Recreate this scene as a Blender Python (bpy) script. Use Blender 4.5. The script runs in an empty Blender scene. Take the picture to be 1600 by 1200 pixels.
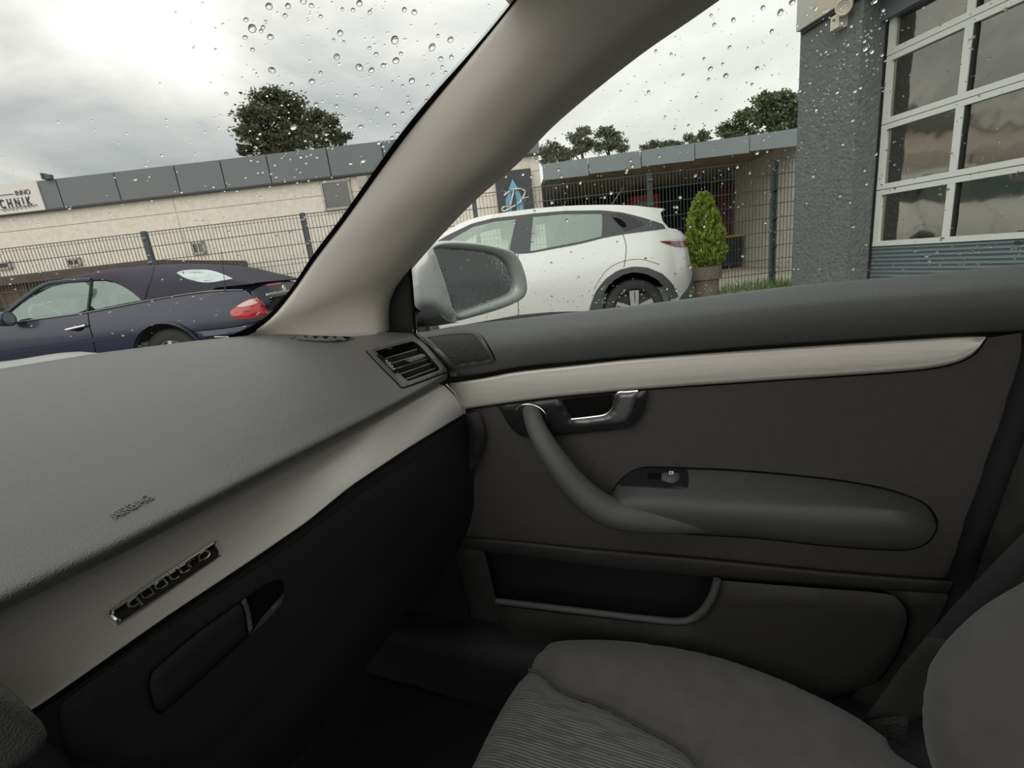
import bpy, math, random
import numpy as np
from mathutils import Vector
from mathutils.bvhtree import BVHTree
from mathutils.geometry import delaunay_2d_cdt

random.seed(7); rng = np.random.default_rng(7)
S = bpy.context.scene
COL = S.collection

# ------------------------------------------------------------------ camera
# World frame: x = towards the passenger side, y = forward along our car, z = up (ground 0).
FPX, PITCH, ROLL, AZ = 740.0, math.radians(14.5), math.radians(6.6), math.radians(65.93)
EYE = np.array([-.10, 0, 1.03])
H = np.array([math.sin(AZ), math.cos(AZ), 0.]); R = np.array([math.cos(AZ), -math.sin(AZ), 0.]); Z = np.array([0, 0, 1.])
FW = math.cos(PITCH)*H - math.sin(PITCH)*Z; UP = math.sin(PITCH)*H + math.cos(PITCH)*Z
EX = math.cos(ROLL)*R - math.sin(ROLL)*UP; EY = math.sin(ROLL)*R + math.cos(ROLL)*UP
cd = bpy.data.cameras.new('camera'); cam = bpy.data.objects.new('camera', cd); COL.objects.link(cam)
cd.sensor_width = 36; cd.lens = FPX/1600*36; cd.clip_start = .02; cd.clip_end = 500
from mathutils import Matrix
M = Matrix.Identity(4)
for i in range(3):
    M[i][0] = EX[i]; M[i][1] = EY[i]; M[i][2] = -FW[i]; M[i][3] = EYE[i]
cam.matrix_world = M
S.camera = cam

# ------------------------------------------------------------------ world, light, exposure
S.view_settings.view_transform = 'Standard'; S.view_settings.look = 'None'
S.view_settings.gamma = 1; S.view_settings.use_curve_mapping = False
S.view_settings.exposure = 0.0
S.cycles.max_bounces = 10; S.cycles.transparent_max_bounces = 24; S.cycles.diffuse_bounces = 5
S.cycles.sample_clamp_indirect = 6

def build_world():
    w = bpy.data.worlds.new('overcast_sky'); S.world = w; w.use_nodes = True
    nt = w.node_tree; nt.nodes.clear(); N = nt.nodes.new; L = nt.links.new
    tc = N('ShaderNodeTexCoord'); sp = N('ShaderNodeSeparateXYZ'); L(tc.outputs['Generated'], sp.inputs[0])
    def m(op, a, b=None, c=None):
        n = N('ShaderNodeMath'); n.operation = op
        for i, v in enumerate((a, b, c)):
            if v is None: continue
            if isinstance(v, (int, float)): n.inputs[i].default_value = v
            else: L(v, n.inputs[i])
        return n.outputs[0]
    zc = m('MAXIMUM', sp.outputs[2], 0.0)
    den = m('ADD', zc, .22)
    u = m('DIVIDE', sp.outputs[0], den); v = m('DIVIDE', sp.outputs[1], den)
    cb = N('ShaderNodeCombineXYZ'); L(u, cb.inputs[0]); L(v, cb.inputs[1])
    n1 = N('ShaderNodeTexNoise'); n1.inputs['Scale'].default_value = 1.5; n1.inputs['Detail'].default_value = 7
    n1.inputs['Roughness'].default_value = .52; n1.inputs['Distortion'].default_value = .35
    mp = N('ShaderNodeMapping'); mp.inputs['Location'].default_value = (3.1, 1.7, .4); mp.inputs['Scale'].default_value = (1, 1, 1)
    L(cb.outputs[0], mp.inputs[0]); L(mp.outputs[0], n1.inputs['Vector'])
    rp = N('ShaderNodeValToRGB'); e = rp.color_ramp
    e.elements[0].position = .30; e.elements[0].color = (.36, .39, .42, 1)
    e.elements[1].position = .66; e.elements[1].color = (1.06, 1.05, 1.0, 1)
    k = e.elements.new(.43); k.color = (.56, .575, .575, 1)
    k = e.elements.new(.53); k.color = (.80, .785, .745, 1)
    n2 = N('ShaderNodeTexNoise'); n2.inputs['Scale'].default_value = .55; n2.inputs['Detail'].default_value = 2; L(mp.outputs[0], n2.inputs['Vector'])
    L(m('ADD', m('MULTIPLY', n1.outputs['Fac'], .95), m('MULTIPLY', m('SUBTRACT', n2.outputs['Fac'], .47), .75)), rp.inputs[0])
    # bright veil low over the horizon, and the brighter right-hand side of the sky
    veil = m('POWER', m('SUBTRACT', 1.0, zc), 7.0)
    vm = N('ShaderNodeMixRGB'); vm.inputs[2].default_value = (1.0, .97, .86, 1)
    L(m('MULTIPLY', veil, .75), vm.inputs[0]); L(rp.outputs[0], vm.inputs[1])
    dt = N('ShaderNodeVectorMath'); dt.operation = 'DOT_PRODUCT'
    b = .80*H + .36*R + .40*Z; b = b/np.linalg.norm(b)
    dt.inputs[1].default_value = b; L(tc.outputs['Generated'], dt.inputs[0])
    glow = m('POWER', m('MAXIMUM', dt.outputs['Value'], 0.0), 7.0)
    gm = N('ShaderNodeMixRGB'); gm.inputs[2].default_value = (1.05, 1.06, 1.0, 1)
    L(m('MULTIPLY', glow, .62), gm.inputs[0]); L(vm.outputs[0], gm.inputs[1])
    # overcast skies grow brighter towards the zenith
    zen = m('ADD', .92, m('MULTIPLY', m('POWER', zc, 2.0), 1.1))
    fin = N('ShaderNodeVectorMath'); fin.operation = 'SCALE'; L(gm.outputs[0], fin.inputs[0]); L(zen, fin.inputs['Scale'])
    gr = N('ShaderNodeMixRGB'); gr.inputs[2].default_value = (.22, .21, .2, 1)
    L(m('LESS_THAN', sp.outputs[2], -.01), gr.inputs[0]); L(fin.outputs[0], gr.inputs[1])
    bg = N('ShaderNodeBackground'); L(gr.outputs[0], bg.inputs[0]); bg.inputs[1].default_value = 1.06
    out = N('ShaderNodeOutputWorld'); L(bg.outputs[0], out.inputs[0])
build_world()
sl = bpy.data.lights.new('fill_sun', 'SUN'); sl.energy = 1.25; sl.angle = math.radians(70); sl.color = (1, .95, .87)  # wide fill light added from behind the camera, no sun shows there
so = bpy.data.objects.new('fill_sun', sl); COL.objects.link(so)
sdir = Vector(.80*H + .36*R - .66*Z)
so.rotation_euler = sdir.to_track_quat('-Z', 'Y').to_euler(); so.location = (0, 0, 30)

# ------------------------------------------------------------------ geometry helpers
def ray(px, py): return FW + (px-800)/FPX*EX - (py-600)/FPX*EY
def on(px, py, ax, v):                                   # point of that sight line on an axis plane of our car
    d = ray(px, py); i = 'xyz'.index(ax); return EYE + (v-EYE[i])/d[i]*d
def onp(px, py, P, n):
    d = ray(px, py); return EYE + ((np.array(P)-EYE)@np.array(n))/(d@np.array(n))*d
def W(V, U, z): return np.array([EYE[0]+V*R[0]+U*H[0], EYE[1]+V*R[1]+U*H[1], z])      # yard frame: V right, U away
def T(px, py, U):                                        # sight line -> (V, z) on the yard plane at distance U
    d = ray(px, py); q = d*(U/(d@H)); return q@R, EYE[2]+q[2]
def sm(pts, closed=False, k=6):                          # smooth polyline; a third value marks a sharp corner
    P = [np.array(p[:2], float) for p in pts]; sh = [len(p) > 2 for p in pts]; n = len(P); out = []
    rng_ = range(n) if closed else range(n-1)
    for i in rng_:
        a, b = P[i], P[(i+1) % n]
        p0 = a if (sh[i] or (not closed and i == 0)) else P[i-1]
        p3 = b if (sh[(i+1) % n] or (not closed and i+1 == n-1)) else P[(i+2) % n]
        for j in range(k):
            t = j/k
            out.append(.5*((2*a)+(-p0+b)*t+(2*p0-5*a+4*b-p3)*t*t+(-p0+3*a-3*b+p3)*t**3))
    if not closed: out.append(P[-1])
    return np.array(out)
def resample(P, n, closed=False):
    P = np.array(P, float)
    if closed: P = np.vstack([P, P[:1]])
    d = np.r_[0, np.cumsum(np.linalg.norm(np.diff(P, axis=0), axis=1))]
    t = np.linspace(0, d[-1], n+1 if closed else n)
    if closed: t = t[:-1]
    return np.stack([np.interp(t, d, P[:, i]) for i in range(P.shape[1])], 1)
def plen(P, closed=False):
    P = np.array(P, float)
    if closed: P = np.vstack([P, P[:1]])
    return np.linalg.norm(np.diff(P, axis=0), axis=1).sum()
def inside(pts, poly):
    x, y = pts[:, 0], pts[:, 1]; r = np.zeros(len(pts), bool); n = len(poly); j = n-1
    for i in range(n):
        xi, yi = poly[i]; xj, yj = poly[j]
        if yi != yj:
            c = ((yi > y) != (yj > y)) & (x < (xj-xi)*(y-yi)/(yj-yi)+xi); r ^= c
        j = i
    return r
def edist(pts, poly):
    A = np.array(poly); B = np.roll(A, -1, 0); best = np.full(len(pts), 1e9)
    for a, b in zip(A, B):
        ab = b-a; l = ab@ab
        t = np.clip(((pts-a)@ab)/(l if l else 1), 0, 1)
        best = np.minimum(best, np.linalg.norm(pts-(a+t[:, None]*ab), axis=1))
    return best
def cdt(outline, sp, holes=(), bsp=None):
    bsp = bsp or sp; loops = []; pts = []; edges = []
    for lp in [outline, *holes]:
        lp = np.array(lp, float)
        n = max(len(lp) if len(lp) < 10 else 8, int(plen(lp, True)/bsp))
        if len(lp) < 10:                                  # keep the corners of plain polygons
            q = []
            for i in range(len(lp)):
                a, b = lp[i], lp[(i+1) % len(lp)]; m = max(1, int(np.linalg.norm(b-a)/bsp))
                q += [a+(b-a)*j/m for j in range(m)]
            lp = np.array(q)
        else: lp = resample(lp, n, True)
        k = len(pts); pts += list(lp); edges += [(k+i, k+(i+1) % len(lp)) for i in range(len(lp))]; loops.append((k, len(lp), lp))
    O = loops[0][2]; lo, hi = O.min(0), O.max(0); g = []
    for j, y in enumerate(np.arange(lo[1]+sp*.5, hi[1], sp*.87)):
        for x in np.arange(lo[0]+sp*(.5 if j % 2 else .9), hi[0], sp): g.append((x, y))
    if g:
        g = np.array(g); ok = inside(g, O)
        for k, n, lp in loops[1:]: ok &= ~inside(g, lp)
        g = g[ok]
        if len(g):
            dd = np.min([edist(g, lp) for k, n, lp in loops], axis=0); g = g[dd > sp*.55]
        pts += list(g)
    vs, es, fs, *_ = delaunay_2d_cdt([Vector(p) for p in pts], edges, [], 0, 1e-6)
    V = np.array([tuple(v) for v in vs]); F = np.array([tuple(f) for f in fs]); c = V[F].mean(1)
    ok = inside(c, O)
    for k, n, lp in loops[1:]: ok &= ~inside(c, lp)
    return V, F[ok], [lp for _, _, lp in loops]
def root_loc(o):
    while o.parent: o = o.parent
    return np.array(o.location)
def mesh(name, V, F, mat, parent=None, smooth=True, sharp=38, kind=None):
    V = np.array(V, float)
    if parent is not None: V = V-root_loc(parent)
    me = bpy.data.meshes.new(name); me.from_pydata([tuple(v) for v in V], [], [tuple(int(i) for i in f) for f in F]); me.update()
    if smooth:
        me.polygons.foreach_set('use_smooth', [True]*len(me.polygons)); me.set_sharp_from_angle(angle=math.radians(sharp))
    if mat: me.materials.append(mat)
    o = bpy.data.objects.new(name, me); COL.objects.link(o)
    if parent is not None: o.parent = parent
    if kind: o['kind'] = kind
    return o
def thing(name, loc, label, cat, group=None):
    o = bpy.data.objects.new(name, None); o.location = tuple(loc); o.empty_display_size = .1; COL.objects.link(o)
    o['label'] = label; o['category'] = cat
    if group: o['group'] = group
    return o
class B:                                                  # collects shapes for ONE mesh
    def __init__(s): s.V = []; s.F = []
    def add(s, V, F):
        k = len(s.V); s.V += [np.array(v, float) for v in V]; s.F += [tuple(int(i)+k for i in f) for f in F]; return s
    def quad(s, a, b, c, d): return s.add([a, b, c, d], [(0, 1, 2, 3)])
    def hexa(s, P): return s.add(P, [(0, 3, 2, 1), (4, 5, 6, 7), (0, 1, 5, 4), (1, 2, 6, 5), (2, 3, 7, 6), (3, 0, 4, 7)])
    def obox(s, o, a, b, c):                              # box from a corner and three edge vectors
        o, a, b, c = (np.array(v, float) for v in (o, a, b, c))
        return s.hexa([o, o+a, o+a+b, o+b, o+c, o+a+c, o+a+b+c, o+b+c])
    def ybox(s, V0, V1, U0, U1, z0, z1): return s.obox(W(V0, U0, z0), W(V1, U0, z0)-W(V0, U0, z0), W(V0, U1, z0)-W(V0, U0, z0), Z*(z1-z0))
    def tube(s, P, r, n=10, cap=True, flat=1.0):
        P = [np.array(p, float) for p in P]; m = len(P); r = [r]*m if np.isscalar(r) else list(r)
        T0 = [P[min(i+1, m-1)]-P[max(i-1, 0)] for i in range(m)]; T0 = [t/np.linalg.norm(t) for t in T0]
        up = np.array([0, 0, 1.]) if abs(T0[0][2]) < .9 else np.array([1., 0, 0])
        u = np.cross(T0[0], up); u /= np.linalg.norm(u); V = []; F = []
        for i in range(m):
            u = u-T0[i]*(u@T0[i]); u /= np.linalg.norm(u); v = np.cross(T0[i], u)
            for j in range(n):
                a = 2*math.pi*j/n; V.append(P[i]+r[i]*(math.cos(a)*u+flat*math.sin(a)*v))
        for i in range(m-1):
            for j in range(n): F.append((i*n+j, i*n+(j+1) % n, (i+1)*n+(j+1) % n, (i+1)*n+j))
        if cap: F.append(tuple(range(n-1, -1, -1))); F.append(tuple(range((m-1)*n, m*n)))
        return s.add(V, F)
    def lathe(s, c, axis, prof, n=24):                    # prof: (distance along axis, radius)
        c = np.array(c, float); axis = np.array(axis, float); axis /= np.linalg.norm(axis)
        u = np.cross(axis, [0, 0, 1.] if abs(axis[2]) < .9 else [1., 0, 0]); u /= np.linalg.norm(u); v = np.cross(axis, u)
        V = []; F = []
        for d, r in prof:
            for j in range(n):
                a = 2*math.pi*j/n; V.append(c+axis*d+r*(math.cos(a)*u+math.sin(a)*v))
        for i in range(len(prof)-1):
            for j in range(n): F.append((i*n+j, i*n+(j+1) % n, (i+1)*n+(j+1) % n, (i+1)*n+j))
        return s.add(V, F)
    def prism(s, poly3, d):                               # extruded polygon
        n = len(poly3); P = [np.array(p, float) for p in poly3]; d = np.array(d, float)
        return s.add(P+[p+d for p in P], [tuple(range(n)), tuple(range(2*n-1, n-1, -1))]+[(i, (i+1) % n, n+(i+1) % n, n+i) for i in range(n)])
    def out(s, name, mat, parent=None, smooth=True, sharp=38, kind=None): return mesh(name, s.V, s.F, mat, parent, smooth, sharp, kind)
def loft(rows, nu, sub=3, skip=None):
    Rw = [resample(r, nu) for r in rows]; out = []
    for i in range(len(Rw)-1):
        p0 = Rw[max(i-1, 0)]; a = Rw[i]; b = Rw[i+1]; p3 = Rw[min(i+2, len(Rw)-1)]
        for j in range(sub):
            t = j/sub; out.append(.5*((2*a)+(-p0+b)*t+(2*p0-5*a+4*b-p3)*t*t+(-p0+3*a-3*b+p3)*t**3))
    out.append(Rw[-1]); G = np.array(out); nv = len(G); V = G.reshape(-1, 3)
    F = [(i*nu+j, i*nu+j+1, (i+1)*nu+j+1, (i+1)*nu+j) for i in range(nv-1) for j in range(nu-1)]
    if skip: F = [f for f in F if not skip(V[list(f)])]
    return V, F
def project(P):
    q = np.atleast_2d(P)-EYE; w = q@FW; return np.stack([800+FPX*(q@EX)/w, 600-FPX*(q@EY)/w], 1)
def plane(ax, v):
    n = np.zeros(3); n['xyz'.index(ax)] = 1 if ax == 'z' else -1
    return lambda px, py: (on(px, py, ax, v), n)
def oplane(P, n):
    n = np.array(n, float); n /= np.linalg.norm(n); return lambda px, py: (onp(px, py, P, n), n)
def onmesh(objs, lift=0.0, back=None):                    # sight line onto surfaces built earlier
    objs = objs if isinstance(objs, (list, tuple)) else [objs]; V = []; F = []
    for o in objs:
        k = len(V); rl = root_loc(o); V += [Vector(np.array(v.co)+rl) for v in o.data.vertices]; F += [tuple(i+k for i in p.vertices) for p in o.data.polygons]
    bv = BVHTree.FromPolygons(V, F)
    def f(px, py):
        d = ray(px, py); dn = d/np.linalg.norm(d); h = bv.ray_cast(Vector(EYE), Vector(dn))
        if h[0] is None:
            if back: return back(px, py)
            best = None
            for t in np.linspace(.3, 1.6, 30):
                q = bv.find_nearest(Vector(EYE+dn*t))
                if best is None or q[3] < best[3]: best = q
            h = best
        n = np.array(h[1]); n = n if n@dn < 0 else -n
        return np.array(h[0])+n*lift, n
    return f
def padgeo(outline, mf, h=0.0, r=1.0, sp=10, holes=(), skirt=0.0, bsp=None, lift=0.0, dip=None):
    V2, F, loops = cdt(outline, sp, holes, bsp)
    d = np.min([edist(V2, lp) for lp in loops], axis=0) if h else np.zeros(len(V2))
    x = np.clip(d/r, 0, 1); hh = h*np.sqrt(np.maximum(0, 1-(1-x)**2))+lift
    if dip is not None: hh = hh+np.array([dip(*p) for p in V2])
    P = []; Nn = []
    for (a, b), q in zip(V2, hh):
        p, n = mf(a, b); P.append(p+n*q); Nn.append(n)
    P = list(P); F = [tuple(f) for f in F]
    if skirt:
        k = 0
        ids = {}
        for i, v in enumerate(V2): ids[(round(v[0], 4), round(v[1], 4))] = i
        for lp in loops:
            idx = [ids.get((round(a, 4), round(b, 4))) for a, b in lp]; base = len(P)
            if None in idx: continue
            for i in idx: P.append(P[i]-Nn[i]*skirt)
            m = len(idx)
            for i in range(m): F.append((idx[i], idx[(i+1) % m], base+(i+1) % m, base+i))
    return P, F
def pad(name, outline, mf, mat, parent=None, h=0.0, r=1.0, sp=10, holes=(), skirt=0.0, bsp=None, lift=0.0, sharp=50, kind=None, dip=None):
    P, F = padgeo(outline, mf, h, r, sp, holes, skirt, bsp, lift, dip)
    return mesh(name, P, F, mat, parent, True, sharp, kind)
def pxpath(pts, mf, lift=0.0, n=None):
    P = np.array(pts, float)
    if n: P = resample(P, n)
    o = []
    for a, b in P:
        p, nn = mf(a, b); o.append(p+nn*lift)
    return o
def text(name, s, size, o, xd, yd, mat, parent, depth=.002, bold=0.0, align='LEFT', sx=1.0, space=1.0):
    c = bpy.data.curves.new(name, 'FONT'); c.body = s; c.size = size; c.extrude = depth/2; c.offset = bold; c.align_x = align; c.resolution_u = 3
    c.space_character = space
    t = bpy.data.objects.new(name, c); COL.objects.link(t)
    bpy.context.view_layer.update()
    me = t.evaluated_get(bpy.context.evaluated_depsgraph_get()).to_mesh()
    V = [tuple(v.co) for v in me.vertices]; F = [tuple(p.vertices) for p in me.polygons]
    bpy.data.objects.remove(t); bpy.data.curves.remove(c)
    xd = np.array(xd, float); xd /= np.linalg.norm(xd); yd = np.array(yd, float); yd -= xd*(yd@xd); yd /= np.linalg.norm(yd); nd = np.cross(xd, yd)
    V = [np.array(o)+xd*v[0]*sx+yd*v[1]+nd*v[2] for v in V]
    return mesh(name, V, F, mat, parent, False)

# ------------------------------------------------------------------ materials
def mat(name, col, rough=.5, metal=0.0, bump=None, var=None, spec=.5, coat=0.0, aniso=0.0, sheen=0.0, alpha=None):
    m = bpy.data.materials.new(name); m.use_nodes = True; nt = m.node_tree; b = nt.nodes['Principled BSDF']; N = nt.nodes.new; L = nt.links.new
    b.inputs['Base Color'].default_value = (*col, 1); b.inputs['Roughness'].default_value = rough; b.inputs['Metallic'].default_value = metal
    b.inputs['Specular IOR Level'].default_value = spec; b.inputs['Coat Weight'].default_value = coat; b.inputs['Coat Roughness'].default_value = .05
    b.inputs['Anisotropic'].default_value = aniso; b.inputs['Sheen Weight'].default_value = sheen
    tc = N('ShaderNodeTexCoord')
    def tex(sc, kind, detail=3):
        mp = N('ShaderNodeMapping'); L(tc.outputs['Object'], mp.inputs[0])
        mp.inputs['Scale'].default_value = sc if isinstance(sc, tuple) else (sc, sc, sc)
        if kind == 'voronoi':
            t = N('ShaderNodeTexVoronoi'); t.inputs['Scale'].default_value = 1; L(mp.outputs[0], t.inputs['Vector']); return t.outputs['Distance']
        t = N('ShaderNodeTexNoise'); t.inputs['Scale'].default_value = 1; t.inputs['Detail'].default_value = detail; L(mp.outputs[0], t.inputs['Vector']); return t.outputs['Fac']
    if var:
        sc, amt = var[:2]; c2 = var[2] if len(var) > 2 else tuple(x*(1-amt) for x in col)
        f = tex(sc, 'noise', 5); rp = N('ShaderNodeValToRGB'); rp.color_ramp.elements[0].position = .35; rp.color_ramp.elements[1].position = .65
        rp.color_ramp.elements[0].color = (*c2, 1); rp.color_ramp.elements[1].color = (*col, 1)
        L(f, rp.inputs[0]); L(rp.outputs[0], b.inputs['Base Color'])
    if bump:
        sc, st, kind = bump; bm = N('ShaderNodeBump'); bm.inputs['Strength'].default_value = st; bm.inputs['Distance'].default_value = .002 if not (isinstance(sc, (int, float)) and sc < 60) else .02
        L(tex(sc, kind), bm.inputs['Height']); L(bm.outputs[0], b.inputs['Normal'])
    return m
def glassmat(name, tint, refl=1.0, rough=0.0, lo=.05):
    m = bpy.data.materials.new(name); m.use_nodes = True; nt = m.node_tree; nt.nodes.clear(); N = nt.nodes.new; L = nt.links.new
    t = N('ShaderNodeBsdfTransparent'); t.inputs[0].default_value = (*tint, 1)
    g = N('ShaderNodeBsdfGlossy'); g.inputs['Roughness'].default_value = rough; g.inputs['Color'].default_value = (*refl, 1) if isinstance(refl, tuple) else (refl, refl, refl, 1)
    lw = N('ShaderNodeLayerWeight'); lw.inputs[0].default_value = .32
    mr = N('ShaderNodeMapRange'); mr.inputs['To Min'].default_value = lo; mr.inputs['To Max'].default_value = .85; L(lw.outputs['Fresnel'], mr.inputs[0])
    x = N('ShaderNodeMixShader'); L(mr.outputs[0], x.inputs[0]); L(t.outputs[0], x.inputs[1]); L(g.outputs[0], x.inputs[2])
    o = N('ShaderNodeOutputMaterial'); L(x.outputs[0], o.inputs[0]); return m
def watermat(name):
    m = bpy.data.materials.new(name); m.use_nodes = True; nt = m.node_tree; nt.nodes.clear()
    g = nt.nodes.new('ShaderNodeBsdfGlass'); g.inputs['IOR'].default_value = 1.33; g.inputs['Roughness'].default_value = 0
    o = nt.nodes.new('ShaderNodeOutputMaterial'); nt.links.new(g.outputs[0], o.inputs[0]); return m
def ribmat(name, col, col2):
    m = bpy.data.materials.new(name); m.use_nodes = True; nt = m.node_tree; b = nt.nodes['Principled BSDF']; N = nt.nodes.new; L = nt.links.new
    b.inputs['Roughness'].default_value = .9; b.inputs['Sheen Weight'].default_value = .25
    tc = N('ShaderNodeTexCoord')
    wv = N('ShaderNodeTexWave'); wv.wave_type = 'BANDS'; wv.bands_direction = 'X'; wv.inputs['Scale'].default_value = 75; wv.inputs['Distortion'].default_value = .25
    wv.inputs['Detail'].default_value = 2; wv.inputs['Detail Scale'].default_value = .6
    L(tc.outputs['Object'], wv.inputs['Vector'])
    mp = N('ShaderNodeMapping'); mp.inputs['Scale'].default_value = (190, 26, 40); L(tc.outputs['Object'], mp.inputs[0])
    ns = N('ShaderNodeTexNoise'); ns.inputs['Scale'].default_value = 1; ns.inputs['Detail'].default_value = 1; L(mp.outputs[0], ns.inputs['Vector'])
    r2 = N('ShaderNodeValToRGB'); r2.color_ramp.elements[0].position = .52; r2.color_ramp.elements[1].position = .58; L(ns.outputs['Fac'], r2.inputs[0])
    mu = N('ShaderNodeMath'); mu.operation = 'MULTIPLY'; L(wv.outputs['Fac'], mu.inputs[0])
    iv = N('ShaderNodeMath'); iv.operation = 'SUBTRACT'; iv.inputs[0].default_value = 1.0; L(r2.outputs[0], iv.inputs[1])
    ad = N('ShaderNodeMath'); ad.operation = 'MULTIPLY_ADD'; ad.inputs[1].default_value = .65; ad.inputs[2].default_value = .35; L(iv.outputs[0], ad.inputs[0]); L(ad.outputs[0], mu.inputs[1])
    mx = N('ShaderNodeMixRGB'); mx.inputs[1].default_value = (*col2, 1); mx.inputs[2].default_value = (*col, 1); L(mu.outputs[0], mx.inputs[0]); L(mx.outputs[0], b.inputs['Base Color'])
    bm = N('ShaderNodeBump'); bm.inputs['Strength'].default_value = .6; bm.inputs['Distance'].default_value = .002; L(wv.outputs['Fac'], bm.inputs['Height']); L(bm.outputs[0], b.inputs['Normal'])
    return m
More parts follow.
